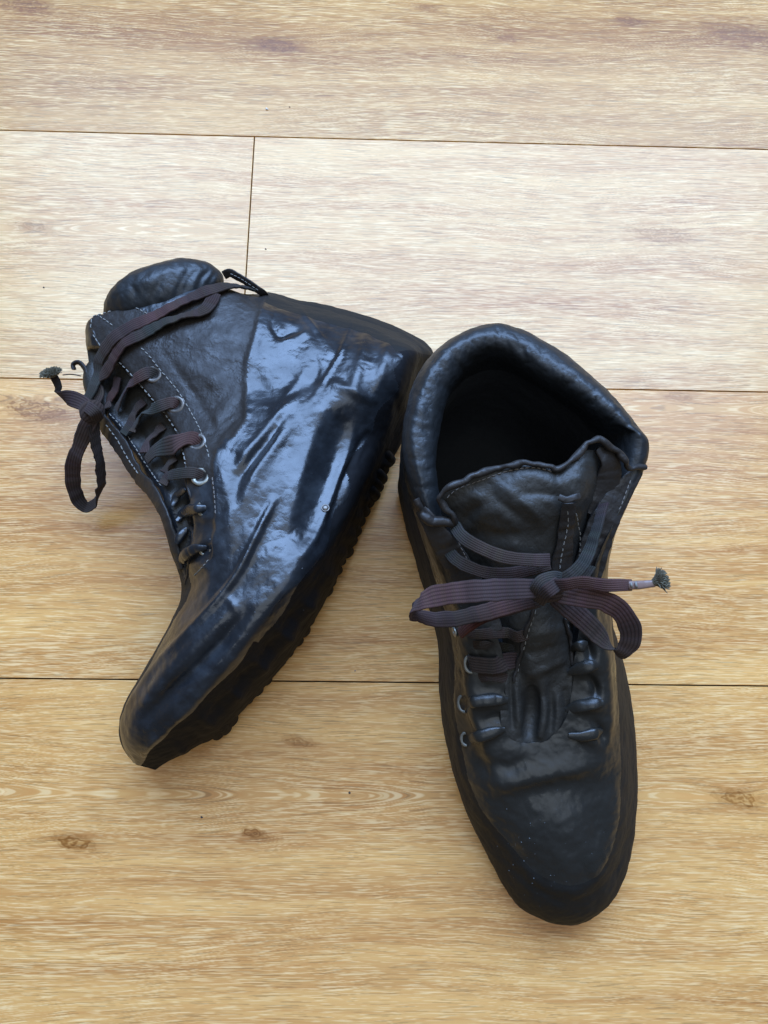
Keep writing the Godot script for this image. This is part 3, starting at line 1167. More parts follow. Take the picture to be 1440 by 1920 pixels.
func left_trim(boot: Node3D):
	var brown := Color(0.056, 0.039, 0.031)
	var dusk := Color(0.062, 0.040, 0.037)
	var plum := Color(0.092, 0.047, 0.040)
	var moss := Color(0.045, 0.044, 0.037)
	var tie := blob("lace", [Vector4(184, 758, .066, .003), Vector4(178, 766, .068, .0062), Vector4(168, 776, .068, .0068), Vector4(158, 786, .066, .0030)], M.lace, boot, 0.8, smooth_tint(brown, 41))
	# padded collar above the rim, pull loop at the back
	pillow(boot)
	lace("pull_loop", [Vector4(420, 516, .072, 10), Vector4(432, 512, .074, 35), Vector4(452, 522, .074, 40), Vector4(476, 538, .072, 40), Vector4(492, 549, .068, 30), Vector4(497, 557, .060, 20)], .0052, boot, [Color.WHITE], false, .0007, [], M.leather)
	stitches([Vector3(432, 513, .0755), Vector3(452, 523, .0755), Vector3(476, 539, .0735), Vector3(490, 548, .0700)], boot, 0, false, 0.7)
	# edge and seams of the facing
	var edge := [V(281, 586), V(250, 572), V(222, 564), V(200, 564), V(181, 579), V(169, 604), V(170, 622), V(186, 652), V(200, 663), V(222, 684), V(244, 706), V(266, 732), V(292, 761), V(310, 783), V(327, 808), V(337, 840), V(342, 870), V(342, 908), V(349, 938), V(355, 978), V(354, 1010), V(348, 1050), V(345, 1095)]
	var pts := []
	for q in edge.slice(6):
		pts.append(Vector3(q.x + 2, q.y - 1, -.0004))
	cord("facing_edge", pts, .0011, M.leather, boot)
	stitches([V(176, 628), V(192, 650), V(206, 660), V(228, 681), V(250, 704), V(272, 729), V(297, 758), V(316, 781), V(332, 808)], boot)
	stitches([V(336, 822), V(341, 842), V(346, 872), V(347, 892)], boot)
	stitches([V(172, 615), V(176, 595), V(186, 577), V(202, 569), V(224, 569), V(250, 577), V(278, 590)], boot)
	stitches([V(181, 588), V(197, 600), V(215, 613)], boot)
	stitches([V(266, 653), V(281, 668), V(295, 686), V(315, 710), V(332, 730), V(346, 751), V(357, 770), V(369, 792), V(379, 814), V(388, 838), V(394, 861)], boot)
	stitches([V(399, 895), V(403, 930), V(405, 965)], boot, 0.0002, true, 0.8, M.dull_thread)
	stitches([V(392, 1050), V(378, 1066), V(364, 1080)], boot, 0.0002, true, 0.8)
	# the other facing, beyond the tongue
	var far := [Vector4(196, 776, .004, -20), Vector4(214, 800, .004, -20), Vector4(238, 832, .004, -20), Vector4(256, 862, .004, -20), Vector4(276, 893, .004, -15), Vector4(300, 922, .004, -10), Vector4(316, 960, .003, 0), Vector4(328, 1005, .002, 0), Vector4(340, 1065, .0005, 0)]
	remember_mesh(lace("facing", far, .0115, boot, [Color.WHITE], true, .0011, [1, 1, .9, .75, .6, .4], M.leather))
	stitches([V(206, 776), V(228, 800), V(250, 832), V(268, 860), V(288, 890), V(304, 912)], boot, .0003)
	stitches([V(200, 796), V(222, 826), V(240, 858), V(262, 890)], boot, .0003)
	blob("tongue_tip", [Vector4(200, 668, .052, .003), Vector4(184, 690, .05, .0065), Vector4(182, 715, .05, .008), Vector4(192, 745, .05, .0075), Vector4(212, 775, .05, .005)], M.tongue, boot)
	lace("tongue_strap", [Vector4(138, 693, .052, 60), Vector4(138, 683, .053, 60), Vector4(148, 680, .054, 60), Vector4(159, 692, .055, 50), Vector4(166, 715, .056, 40), Vector4(180, 742, .056, 30)], .0035, boot, [Color.WHITE], false, .0009, [], M.leather)
	# eyelets
	for e in [[288, 702, 0, 1.0], [330, 759, 0, 1.0], [370, 830, 0, 1.0], [377, 894, 1, 1.0]]:
		ring_at("eyelet", e[0] + 2, e[1] + 1, .0043, .0012, M.metal if e[2] else M.dark_metal, boot, .0014, 0.9, 0.4)
	ring_at("eyelet", 383, 954, .0036, .0008, M.metal, boot, .0007, 0.9, 0.4, Vector3.ZERO, -1.6, 2.2)
	ring_at("eyelet", 386, 1029, .0036, .0009, M.metal, boot, .0007, 0.9, 0.4, Vector3.ZERO, -1.2, 2.6)
	# lacing over the tongue
	lace("strand", [Vector4(292, 703, -.001, 0), Vector4(280, 700, .0022, 0), Vector4(264, 710, .003, 10), Vector4(250, 725, .004, 40), Vector4(238, 748, .004, 40), Vector4(222, 776, .004, 20)], .0066, tie, [moss, plum, dusk, brown], true)
	lace("strand", [Vector4(228, 708, .003, 0), Vector4(224, 730, .003, 10), Vector4(216, 752, .004, 0), Vector4(208, 772, .004, 0)], .006, tie, [dusk, plum, brown], true)
	lace("strand", [Vector4(272, 752, .001, 0), Vector4(260, 772, .003, 20), Vector4(248, 800, .005, 20), Vector4(240, 818, .004, 0)], .0058, tie, [brown, brown, moss], true)
	lace("strand", [Vector4(334, 760, -.001, 0), Vector4(322, 756, .0022, 0), Vector4(300, 762, .003, 20), Vector4(282, 776, .005, 60), Vector4(266, 796, .0055, 40), Vector4(250, 818, .005, 10)], .0066, tie, [plum, moss, moss, brown], true)
	lace("strand", [Vector4(308, 798, .001, 0), Vector4(296, 818, .003, 20), Vector4(284, 840, .005, 20), Vector4(276, 856, .004, 0)], .0062, tie, [brown, dusk], true)
	lace("strand", [Vector4(374, 830, -.001, 0), Vector4(360, 826, .0022, 0), Vector4(336, 832, .004, 0), Vector4(310, 848, .0055, 0), Vector4(284, 870, .005, 10)], .0092, tie, [plum, plum, moss, brown], true, .0008, [.7, 1.15, 1.1, .7])
	lace("strand", [Vector4(332, 858, .001, 0), Vector4(322, 874, .003, 20), Vector4(312, 894, .004, 0)], .006, tie, [brown, brown], true)
	lace("strand", [Vector4(380, 893, -.001, 0), Vector4(366, 888, .0024, 0), Vector4(346, 888, .004, 0), Vector4(328, 898, .005, 0), Vector4(312, 914, .004, 0)], .0062, tie, [brown, moss, brown], true)
	lace("coated_lace", [Vector4(352, 918, .0012, 0), Vector4(340, 932, .004, 0), Vector4(326, 950, .003, 0)], .005, boot, [brown, brown], true, .0011, [], M.rubber)
	lace("coated_lace", [Vector4(386, 952, .000, 0), Vector4(368, 954, .0016, 0), Vector4(350, 962, .003, 0), Vector4(334, 978, .002, 0)], .0064, boot, [brown, brown], true, .0015, [], M.rubber)
	lace("coated_lace", [Vector4(352, 990, .001, 0), Vector4(342, 1004, .003, 0), Vector4(332, 1018, .001, 0)], .005, boot, [brown, brown], true, .0012, [], M.rubber)
	lace("coated_lace", [Vector4(388, 1026, .000, 0), Vector4(370, 1028, .0016, 0), Vector4(354, 1040, .0025, 0), Vector4(340, 1052, .001, 0)], .0062, boot, [brown, brown], true, .0015, [], M.rubber)
	# the two strands that go round the ankle, the knot, a loop and the frayed end
	lace("strand", [Vector4(474, 534, .003, 0), Vector4(448, 538, .003, 0), Vector4(405, 548, .003, 0), Vector4(350, 570, .003, 10), Vector4(290, 600, .0035, 20), Vector4(252, 618, .004, 10), Vector4(224, 640, .005, 0), Vector4(206, 672, .007, 0), Vector4(196, 705, .009, 20), Vector4(188, 742, .010, 20), Vector4(176, 770, .008, 0)], .0080, tie, [moss, brown, dusk, plum, dusk, brown, moss, brown], true, .0009)
	lace("strand", [Vector4(404, 556, .002, 0), Vector4(396, 572, .002, 0), Vector4(384, 588, .0025, 30), Vector4(350, 598, .003, 20), Vector4(310, 612, .004, 0), Vector4(268, 632, .003, 0), Vector4(238, 650, .004, 0), Vector4(218, 678, .006, 20), Vector4(204, 715, .007, 20), Vector4(196, 748, .008, 10), Vector4(184, 772, .007, 0)], .0074, tie, [dusk, brown, moss, plum, brown, brown], true, .0009)
	lace("knot", [Vector4(158, 760, .066, 0), Vector4(166, 764, .075, 0), Vector4(178, 774, .0755, 0), Vector4(184, 786, .068, 0)], .0068, tie, [dusk, brown], false, .0009)
	lace("bow_loop", [Vector4(170, 786, .068, 0), Vector4(160, 806, .064, 10), Vector4(148, 838, .054, 35), Vector4(137, 872, .042, 10), Vector4(138, 910, .030, -10), Vector4(148, 938, .021, -25), Vector4(164, 951, .016, -55), Vector4(181, 938, .020, -110), Vector4(190, 905, .032, -125), Vector4(187, 868, .044, -125), Vector4(180, 830, .056, -130), Vector4(174, 795, .066, -150)], .0090, tie, [brown, dusk, brown, brown, brown], false, .0006)
	lace("lace_end", [Vector4(172, 772, .070, 0), Vector4(156, 757, .071, 10), Vector4(136, 748, .070, 0), Vector4(118, 744, .068, -15), Vector4(108, 736, .066, -70), Vector4(110, 726, .067, -120), Vector4(104, 712, .071, -150), Vector4(97, 700, .075, -160)], .0088, tie, [brown, dusk, dusk, brown, brown], false, .0007, [.9, 1, 1.05, 1, .8, .6, .55, .5])
	var r := P(60, 695, .075) - P(130, 705, .075)
	fray("frayed_tip", 98, 706, .074, (P(91, 690, .078) - P(98, 706, .074)).normalized(), .0052, 1.45, 520, tie, M.fluff, 0.8)
	lace("loose_thread", [Vector4(118, 703, .078, 0), Vector4(134, 702, .080, 0), Vector4(152, 705, .080, 0)], .0006, tie, [brown, brown], false, .0003)
	# nail head in the coating
	var nail := on(610, 953, .0006)
	var cap := SphereMesh.new()
	cap.radius = .0017
	cap.height = .0018
	cap.radial_segments = 20
	cap.rings = 10
	var st := SurfaceTool.new()
	st.begin(Mesh.PRIMITIVE_TRIANGLES)
	st.append_from(cap, 0, Transform3D(Basis(Quaternion(Vector3.UP, nail[1])), nail[0] - org))
	commit("nail", st.commit(), M.dark_metal, boot)
	ring_at("nail_rim", 610, 953, .0019, .0003, M.dark_metal, boot, .0005)
	specks(boot, V(500, 1020), V(90, 110), 60)
	# tread lugs along the edge of the sole
	var lug_at := [V(738, 872), V(722, 902), V(706, 928), V(690, 958), V(672, 992), V(656, 1024), V(640, 1056), V(622, 1092), V(602, 1126), V(580, 1160), V(556, 1194), V(528, 1232), V(500, 1264), V(470, 1298), V(442, 1330), V(412, 1360), V(388, 1382)]
	var tooth := RandomNumberGenerator.new()
	tooth.seed = 77
	for n in 30:
		var i := mini(int(n * 16.0 / 30.0), 15)
		var q: Vector2 = lug_at[i].lerp(lug_at[i + 1], fposmod(n * 16.0 / 30.0, 1.0)) + V(tooth.randf_range(-4, 3), tooth.randf_range(-4, 3)) + V(6, 5) * (float(i) / 5.5 - 1.15 if i < 13 else 0.9)
		var w := tooth.randf_range(0.0024, 0.0045)
		blob("lug", [Vector4(q.x - 20, q.y - 22, .046, .001), Vector4(q.x - 10, q.y - 11, .036, w), Vector4(q.x - 3, q.y - 3, .022, w * 1.1), Vector4(q.x + 1, q.y + 1, .010, w), Vector4(q.x, q.y, .004, .001)], M.sole, boot, 0.8)


func pillow(boot: Node3D):
	var rows := []
	for q in [Vector4(196, 588, .062, .001), Vector4(206, 582, .063, .0062), Vector4(234, 571, .066, .0122), Vector4(270, 563, .066, .0160), Vector4(315, 551, .066, .0180), Vector4(360, 537, .066, .0160), Vector4(396, 525, .066, .0105), Vector4(414, 519, .066, .0045), Vector4(419, 518, .066, .0008)]:
		var c := P(q.x, q.y, q.z)
		var t := (P(410, 505, .066) - P(215, 570, .066)).normalized()
		var n := t.cross(Vector3.UP).normalized()
		var row := PackedVector3Array()
		for k in 12:
			var a := TAU * k / 12
			row.append(c + (n * cos(a) + Vector3.UP * sin(a) * 1.1) * q.w)
		rows.append(row)
	var g := loft(rows, 80, 140, true)
	relief.fill(0.0)
	stroke([V(250, 560), V(252, 545), V(246, 535)], 5, -0.8)
	stroke([V(282, 575), V(290, 548), V(300, 525), V(296, 508)], 8, -0.9)
	stroke([V(330, 560), V(338, 530), V(352, 508), V(356, 494)], 6, -0.8)
	stroke([V(345, 550), V(356, 522), V(372, 505)], 5, -0.7)
	stroke([V(368, 545), V(380, 520), V(394, 506)], 6, -0.9)
	stroke([V(385, 540), V(398, 520), V(405, 510)], 5, -0.7)
	stroke([V(230, 545), V(270, 528), V(320, 508), V(370, 500)], 12, 0.7)
	var nn := normals(g, 1.0)
	sculpt(g, 1.0 if nn[70 * 81 + 20].y > 0.0 else -1.0, 0.0012, 0.0003)
	skin("collar", g, M.collar, boot)


func smooth_tint(c: Color, n: int) -> PackedColorArray:
	var out := PackedColorArray()
	out.resize(n)
	out.fill(c)
	return out


func right_boot():
	var boot := thing("boot_001", "black boot standing upright with its wide collar open and lace tied in a bow", "boot", P(960, 1250, 0), "pair of rubber-dipped boots")
	clear_relief()
	shelf = {}
	var toe := [Vector3(1065, 1735, .018), Vector3(1164, 1662, .018), Vector3(1190, 1560, .018), Vector3(1193, 1400, .018), Vector3(1168, 1240, .018), Vector3(1115, 1100, .018), Vector3(1065, 990, .018), Vector3(1030, 910, .018), Vector3(975, 840, .018),
		Vector3(890, 803, .018), Vector3(800, 825, .018), Vector3(750, 895, .018), Vector3(755, 965, .018), Vector3(785, 1070, .018), Vector3(820, 1200, .018), Vector3(828, 1340, .018), Vector3(868, 1505, .018), Vector3(950, 1670, .018)]
	var r2 := [Vector3(1067, 1702, .04), Vector3(1146, 1646, .04), Vector3(1177, 1555, .04), Vector3(1184, 1410, .04), Vector3(1168, 1250, .04), Vector3(1125, 1105, .04), Vector3(1078, 972, .04), Vector3(1045, 888, .04), Vector3(988, 814, .04),
		Vector3(899, 774, .04), Vector3(804, 797, .04), Vector3(752, 870, .04), Vector3(757, 950, .04), Vector3(790, 1065, .04), Vector3(828, 1200, .04), Vector3(838, 1340, .04), Vector3(876, 1510, .04), Vector3(968, 1648, .04)]
	var r3 := [Vector3(1062, 1640, .055), Vector3(1122, 1615, .056), Vector3(1158, 1530, .058), Vector3(1168, 1410, .063), Vector3(1160, 1270, .07), Vector3(1140, 1120, .075), Vector3(1112, 950, .075), Vector3(1075, 850, .075), Vector3(1008, 765, .075),
		Vector3(912, 726, .075), Vector3(806, 750, .075), Vector3(753, 840, .075), Vector3(765, 940, .075), Vector3(800, 1060, .072), Vector3(838, 1200, .068), Vector3(850, 1335, .062), Vector3(892, 1490, .058), Vector3(978, 1590, .056)]
	var r4 := [Vector3(1050, 1545, .065), Vector3(1100, 1530, .065), Vector3(1135, 1470, .068), Vector3(1152, 1390, .073), Vector3(1152, 1270, .083), Vector3(1140, 1110, .095), Vector3(1150, 920, .1), Vector3(1105, 810, .1), Vector3(1025, 720, .1),
		Vector3(922, 680, .1), Vector3(806, 715, .1), Vector3(755, 830, .1), Vector3(775, 945, .098), Vector3(812, 1060, .093), Vector3(858, 1210, .084), Vector3(872, 1330, .076), Vector3(925, 1470, .068), Vector3(990, 1530, .065)]
	var r5 := [Vector3(1020, 1445, .076), Vector3(1062, 1435, .077), Vector3(1102, 1400, .08), Vector3(1130, 1330, .087), Vector3(1130, 1230, .097), Vector3(1125, 1090, .11), Vector3(1185, 900, .12), Vector3(1150, 790, .122), Vector3(1055, 680, .124),
		Vector3(932, 640, .124), Vector3(803, 680, .124), Vector3(755, 815, .122), Vector3(782, 950, .118), Vector3(825, 1060, .11), Vector3(878, 1210, .096), Vector3(884, 1320, .086), Vector3(920, 1400, .079), Vector3(975, 1435, .077)]
	var r6 := [Vector3(1005, 1395, .079), Vector3(1035, 1385, .08), Vector3(1068, 1340, .085), Vector3(1078, 1260, .093), Vector3(1092, 1170, .105), Vector3(1125, 1040, .122), Vector3(1215, 862, .134), Vector3(1189, 792, .136), Vector3(1080, 678, .138),
		Vector3(935, 607, .139), Vector3(810, 665, .138), Vector3(757, 805, .136), Vector3(784, 940, .13), Vector3(850, 1050, .118), Vector3(930, 1200, .1), Vector3(945, 1310, .088), Vector3(955, 1370, .081), Vector3(975, 1393, .079)]
	var top := {6: Vector3(1198, 848, .139), 7: Vector3(1172, 792, .143), 8: Vector3(1065, 697, .146), 9: Vector3(932, 628, .147), 10: Vector3(825, 680, .146), 11: Vector3(782, 805, .143), 12: Vector3(798, 922, .136)}
	var lip := {6: Vector3(1168, 838, .133), 7: Vector3(1132, 795, .134), 8: Vector3(1035, 725, .136), 9: Vector3(925, 668, .137), 10: Vector3(850, 715, .136), 11: Vector3(822, 810, .134), 12: Vector3(820, 912, .129)}
	var deep := {6: Vector3(1115, 890, .1), 7: Vector3(1085, 810, .1), 8: Vector3(1005, 745, .1), 9: Vector3(925, 712, .1), 10: Vector3(850, 745, .1), 11: Vector3(812, 825, .1), 12: Vector3(815, 915, .1)}
	var bed := {6: Vector3(1040, 970, .03), 7: Vector3(1005, 900, .03), 8: Vector3(955, 850, .03), 9: Vector3(890, 830, .03), 10: Vector3(825, 850, .03), 11: Vector3(785, 900, .03), 12: Vector3(785, 970, .03)}
	var rows := []
	for r in [toe, r2, r3, r4, r5, r6]:
		var row := PackedVector3Array()
		for q in r:
			row.append(P(q.x, q.y, q.z))
		rows.append(row)
	var mid := Vector3.ZERO
	for p in rows[0]:
		mid += p / 18.0
	var base := PackedVector3Array()
	for p in rows[0]:
		var q: Vector3 = p.lerp(mid, 0.04)
		base.append(Vector3(q.x, 0.001, q.z))
	rows.push_front(base)
	var nose := [[V(1122, 1714), V(1002, 1719), .018], [V(1112, 1688), V(1014, 1690), .04], [V(1094, 1634), V(1018, 1622), .055]]
	var inner := [top, lip, deep, bed]
	for s in 4:
		var row := PackedVector3Array()
		for k in 18:
			if inner[s].has(k):
				row.append(P(inner[s][k].x, inner[s][k].y, inner[s][k].z))
			else:
				var p := P(r6[k].x, r6[k].y, r6[k].z)
				var down: float = [0.002, 0.012, 0.03, 0.06][s]
				var q := p.lerp(mid, [0.0, 0.02, 0.05, 0.1][s])
				row.append(Vector3(q.x, maxf(p.y - down, 0.022), q.z))
		rows.append(row)
	var floor_row := PackedVector3Array()
	for p in rows[rows.size() - 1]:
		floor_row.append(Vector3(lerpf(p.x, mid.x, 0.9), 0.020, lerpf(p.z, mid.z, 0.9)))
	rows.append(floor_row)
	for s in rows.size():
		var row: PackedVector3Array = rows[s]
		var a := cr(row[17], row[0], row[1], row[2], 0.5)
		var b := cr(row[16], row[17], row[0], row[1], 0.5)
		if s >= 1 and s <= 3:
			a = P(nose[s - 1][0].x, nose[s - 1][0].y, nose[s - 1][2])
			b = P(nose[s - 1][1].x, nose[s - 1][1].y, nose[s - 1][2])
		elif s == 0:
			a = P(1122, 1714, .018).lerp(mid, 0.04) * Vector3(1, 0, 1) + Vector3(0, 0.001, 0)
			b = P(1002, 1719, .018).lerp(mid, 0.04) * Vector3(1, 0, 1) + Vector3(0, 0.001, 0)
		row.insert(1, a)
		row.append(b)
		rows[s] = row
	var nv := 330
	var g := loft(rows, 560, nv, true)
	# the welt round the toe, folds of the vamp, lumps over the lowest laces
	stroke([V(838, 1400), V(863, 1517), V(908, 1568), V(959, 1629), V(1020, 1677), V(1067, 1693), V(1115, 1677), V(1160, 1623), V(1176, 1559), V(1182, 1476)], 9, -0.6)
	stroke([V(880, 1500), V(925, 1560), V(975, 1620), V(1025, 1660), V(1067, 1672), V(1110, 1655), V(1148, 1600), V(1160, 1540)], 12, 0.5)
	stroke([V(880, 1460), V(930, 1470), V(980, 1465), V(1035, 1450), V(1090, 1438), V(1150, 1425)], 20, 2.0)
	stroke([V(950, 1492), V(985, 1488), V(1035, 1479), V(1080, 1472), V(1120, 1468)], 20, -1.8)
	stroke([V(1000, 1556), V(1050, 1553), V(1095, 1548)], 52, 2.2)
	stroke([V(1010, 1505), V(1060, 1500), V(1105, 1494)], 18, -1.0)
	stroke([V(960, 1520), V(945, 1560), V(975, 1610)], 26, -1.0)
	stroke([V(1110, 1480), V(1118, 1540), V(1110, 1600)], 16, -0.9)
	stroke([V(900, 1430), V(950, 1440), V(990, 1425)], 14, -1.5)
	stroke([V(860, 1200), V(862, 1300), V(855, 1400), V(870, 1470)], 10, 0.8)
	stroke([V(832, 1250), V(840, 1350), V(855, 1440), V(885, 1520)], 6, -0.8)
	stroke([V(1090, 1195), V(1105, 1215), V(1110, 1240)], 9, -3.0)
	stroke([V(1080, 1245), V(1100, 1250), V(1120, 1246)], 14, 2.4)
	stroke([V(1105, 1270), V(1118, 1290), V(1116, 1310)], 8, -3.0)
	stroke([V(1090, 1325), V(1112, 1322), V(1130, 1318)], 14, 2.4)
	stroke([V(1112, 1350), V(1128, 1372), V(1128, 1390)], 8, -2.0)
	stroke([V(1085, 1370), V(1105, 1385), V(1120, 1395)], 12, 1.6)
	stroke([V(1130, 1180), V(1140, 1260), V(1145, 1340), V(1140, 1400)], 7, 1.0)
	stroke([V(885, 1320), V(915, 1315), V(945, 1320)], 14, 1.8)
	stroke([V(890, 1385), V(920, 1375), V(945, 1370)], 14, 1.6)
	stroke([V(900, 1350), V(930, 1345), V(950, 1345)], 10, -1.4)
	for e in [[882, 1244], [871, 1319], [875, 1385]]:
		stroke([V(e[0], e[1] - 2), V(e[0], e[1] + 2)], 9, -1.6, false)
	# gathers on the padded collar
	var rng := RandomNumberGenerator.new()
	rng.seed = 5
	for i in 26:
		var f := clampf((i + rng.randf_range(-0.7, 0.7)) / 25.0, 0.0, 1.0)
		var c := along(PackedVector3Array([Vector3(800, 925, 0), Vector3(785, 830, 0), Vector3(800, 740, 0), Vector3(850, 672, 0), Vector3(935, 640, 0), Vector3(1020, 670, 0), Vector3(1090, 730, 0), Vector3(1180, 820, 0)]), 100, false)
		var q := c[int(f * 100)]
		var away := (V(q.x, q.y) - V(960, 850)).normalized()
		var l := rng.randf_range(16, 46)
		var w := away.rotated(rng.randf_range(-0.35, 0.35))
		var s := V(q.x, q.y) - away * rng.randf_range(0, 18)
		stroke([s - w * l, s + away.orthogonal() * rng.randf_range(-4, 4), s + w * l], rng.randf_range(3, 7), rng.randf_range(-0.55, -0.1))
	for i in 70:
		var c := along(PackedVector3Array([Vector3(792, 925, 0), Vector3(778, 830, 0), Vector3(790, 740, 0), Vector3(838, 668, 0), Vector3(935, 632, 0), Vector3(1025, 662, 0), Vector3(1100, 730, 0), Vector3(1185, 820, 0)]), 100, false)
		var q := c[rng.randi_range(0, 100)]
		var away := (V(q.x, q.y) - V(960, 850)).normalized()
		var l := rng.randf_range(8, 20)
		var s := V(q.x, q.y) + away * rng.randf_range(-22, 16)
		var w := away.rotated(rng.randf_range(-0.5, 0.5))
		stroke([s - w * l, s + away.orthogonal() * rng.randf_range(-4, 4), s + w * l], 3, rng.randf_range(-0.45, -0.12))
	sculpt(g, 1.0 if normals(g, 1.0)[100 * 561 + 280].z < 0.0 else -1.0, 0.0008, 0.00025)
	remember(g)
	var per := nv / 11.0
	var kept := PackedByteArray()
	kept.resize(g.pos.size())
	for j in nv + 1:
		for i in 561:
			var f := i / 560.0 * 20.0
			kept[j * 561 + i] = 1 if f > 6.6 and f < 13.6 and j >= int(per * 4.9) else 0
	for i in 561:
		var f := i / 560.0 * 20.0
		var far := smoothstep(2.0, 5.5, minf(f, 20.0 - f))
		for j in int(per * (2.75 + 0.9 * far)):
			kept[j * 561 + i] = 2
	skin("sole", g, M.side, boot, 0, int(per * 4.0), kept, 2)
	skin("rubber_coating", g, M.toe, boot, int(per * 1.5), int(per * 8.2), kept, 0)
	skin("collar", g, M.collar, boot, int(per * 4.9), int(per * 8.7), kept, 1)
	skin("lining", g, M.lining, boot, int(per * 8.2), int(per * 8.7), kept, 0)
	skin("lining", g, M.lining, boot, int(per * 8.7), nv)
	right_trim(boot)


func specks(boot: Node3D, middle: Vector2, half: Vector2, count: int):       # dried bubbles and dust on the coating
	var rng := RandomNumberGenerator.new()
	rng.seed = int(middle.x)
	var st := SurfaceTool.new()
	st.begin(Mesh.PRIMITIVE_TRIANGLES)
	var dot := SphereMesh.new()
	dot.radial_segments = 8
	dot.rings = 4
	for i in count:
		var q := middle + V(rng.randfn() * half.x, rng.randfn() * half.y)
		var r := on(q.x, q.y, 0.0)
		var size := 0.00022 * (0.6 + 1.2 * pow(rng.randf(), 4.0))
		dot.radius = size
		dot.height = size * 2.0
		if r[1].y > 0.3:
			st.append_from(dot, 0, Transform3D(Basis(), r[0] - org))
	var o := commit("specks", st.commit(), M.dust, boot)
	o.set_meta("kind", "stuff")


func right_trim(boot: Node3D):
	var brown := Color(0.056, 0.039, 0.031)
	var dusk := Color(0.064, 0.041, 0.038)
	var plum := Color(0.096, 0.050, 0.043)
	var moss := Color(0.044, 0.043, 0.038)
	var tie := blob("lace", [Vector4(1002, 1100, .136, .003), Vector4(1014, 1100, .137, .0058), Vector4(1030, 1104, .138, .0064), Vector4(1044, 1106, .138, .0050), Vector4(1054, 1106, .137, .002)], M.lace, boot, 0.85, smooth_tint(brown, 41))
	# tongue
	var net := [
		[Vector3(822, 938, .136), Vector3(848, 912, .141), Vector3(900, 891, .145), Vector3(960, 872, .147), Vector3(1005, 869, .148), Vector3(1045, 879, .148), Vector3(1092, 846, .148), Vector3(1128, 846, .142)],
		[Vector3(836, 962, .131), Vector3(856, 935, .137), Vector3(905, 912, .143), Vector3(960, 897, .147), Vector3(1005, 894, .149), Vector3(1050, 898, .149), Vector3(1096, 878, .147), Vector3(1130, 872, .138)],
		[Vector3(850, 1000, .124), Vector3(868, 975, .130), Vector3(912, 958, .139), Vector3(960, 948, .144), Vector3(1005, 944, .146), Vector3(1050, 940, .146), Vector3(1094, 925, .142), Vector3(1122, 920, .131)],
		[Vector3(880, 1050, .112), Vector3(896, 1035, .118), Vector3(925, 1025, .126), Vector3(960, 1018, .131), Vector3(1000, 1012, .133), Vector3(1040, 1008, .133), Vector3(1078, 998, .128), Vector3(1100, 990, .118)],
		[Vector3(915, 1120, .101), Vector3(930, 1112, .106), Vector3(952, 1108, .112), Vector3(980, 1105, .116), Vector3(1010, 1100, .118), Vector3(1040, 1096, .117), Vector3(1066, 1090, .113), Vector3(1085, 1085, .104)],
		[Vector3(942, 1200, .092), Vector3(955, 1200, .096), Vector3(972, 1200, .102), Vector3(992, 1200, .105), Vector3(1015, 1200, .106), Vector3(1038, 1196, .105), Vector3(1060, 1194, .101), Vector3(1074, 1192, .094)],
		[Vector3(942, 1265, .091), Vector3(956, 1265, .092), Vector3(976, 1266, .092), Vector3(994, 1268, .095), Vector3(1015, 1262, .096), Vector3(1036, 1256, .095), Vector3(1058, 1250, .094), Vector3(1076, 1248, .093)],
		[Vector3(938, 1320, .087), Vector3(955, 1322, .0865), Vector3(976, 1322, .086), Vector3(996, 1322, .083), Vector3(1015, 1320, .087), Vector3(1034, 1318, .085), Vector3(1058, 1316, .087), Vector3(1078, 1314, .0875)],
		[Vector3(942, 1385, .0795), Vector3(962, 1392, .079), Vector3(980, 1398, .0785), Vector3(998, 1402, .0765), Vector3(1016, 1402, .0775), Vector3(1034, 1396, .077), Vector3(1052, 1388, .079), Vector3(1070, 1375, .0805)],
		[Vector3(950, 1440, .062), Vector3(966, 1442, .063), Vector3(980, 1444, .064), Vector3(998, 1445, .064), Vector3(1016, 1445, .064), Vector3(1032, 1442, .064), Vector3(1046, 1436, .063), Vector3(1056, 1430, .062)],
	]
	var rows := []
	for r in net:
		var row := PackedVector3Array()
		for q in r:
			row.append(P(q.x, q.y, q.z))
		rows.append(row)
	var g := loft(rows, 150, 230, false)
	relief.fill(0.0)
	stroke([V(850, 950), V(880, 930), V(900, 935), V(905, 960)], 14, 1.5)
	stroke([V(865, 990), V(885, 960), V(910, 945)], 10, -1.6)
	stroke([V(925, 900), V(960, 925), V(1000, 955), V(1020, 985)], 12, 1.3)
	stroke([V(920, 930), V(955, 955), V(990, 985)], 10, -1.1)
	stroke([V(950, 905), V(1000, 895), V(1050, 905), V(1090, 890)], 12, 1.3)
	stroke([V(960, 930), V(1010, 925), V(1060, 935)], 9, -0.9)
	stroke([V(1045, 880), V(1050, 920), V(1058, 960)], 10, -1.0)
	stroke([V(1090, 870), V(1085, 920), V(1078, 970)], 16, 1.6)
	stroke([V(860, 1010), V(900, 1000), V(950, 1005), V(1000, 1000)], 12, -1.0)
	stroke([V(985, 1195), V(1020, 1185), V(1060, 1180)], 10, 1.0)
	stroke([V(975, 1225), V(1015, 1222), V(1062, 1205)], 9, -1.0)
	stroke([V(1000, 1262), V(1030, 1250), V(1062, 1236)], 9, 1.4)
	stroke([V(964, 1270), V(968, 1320), V(978, 1380)], 10, 1.5)
	stroke([V(1020, 1310), V(1018, 1345), V(1012, 1385)], 8, 2.4)
	stroke([V(1042, 1290), V(1046, 1340), V(1040, 1390)], 8, 1.5)
	stroke([V(994, 1280), V(998, 1330), V(985, 1390)], 14, -3.4)
	stroke([V(958, 1262), V(960, 1310), V(962, 1370)], 6, -1.8)
	stroke([V(1060, 1290), V(1062, 1340), V(1052, 1385)], 9, -2.2)
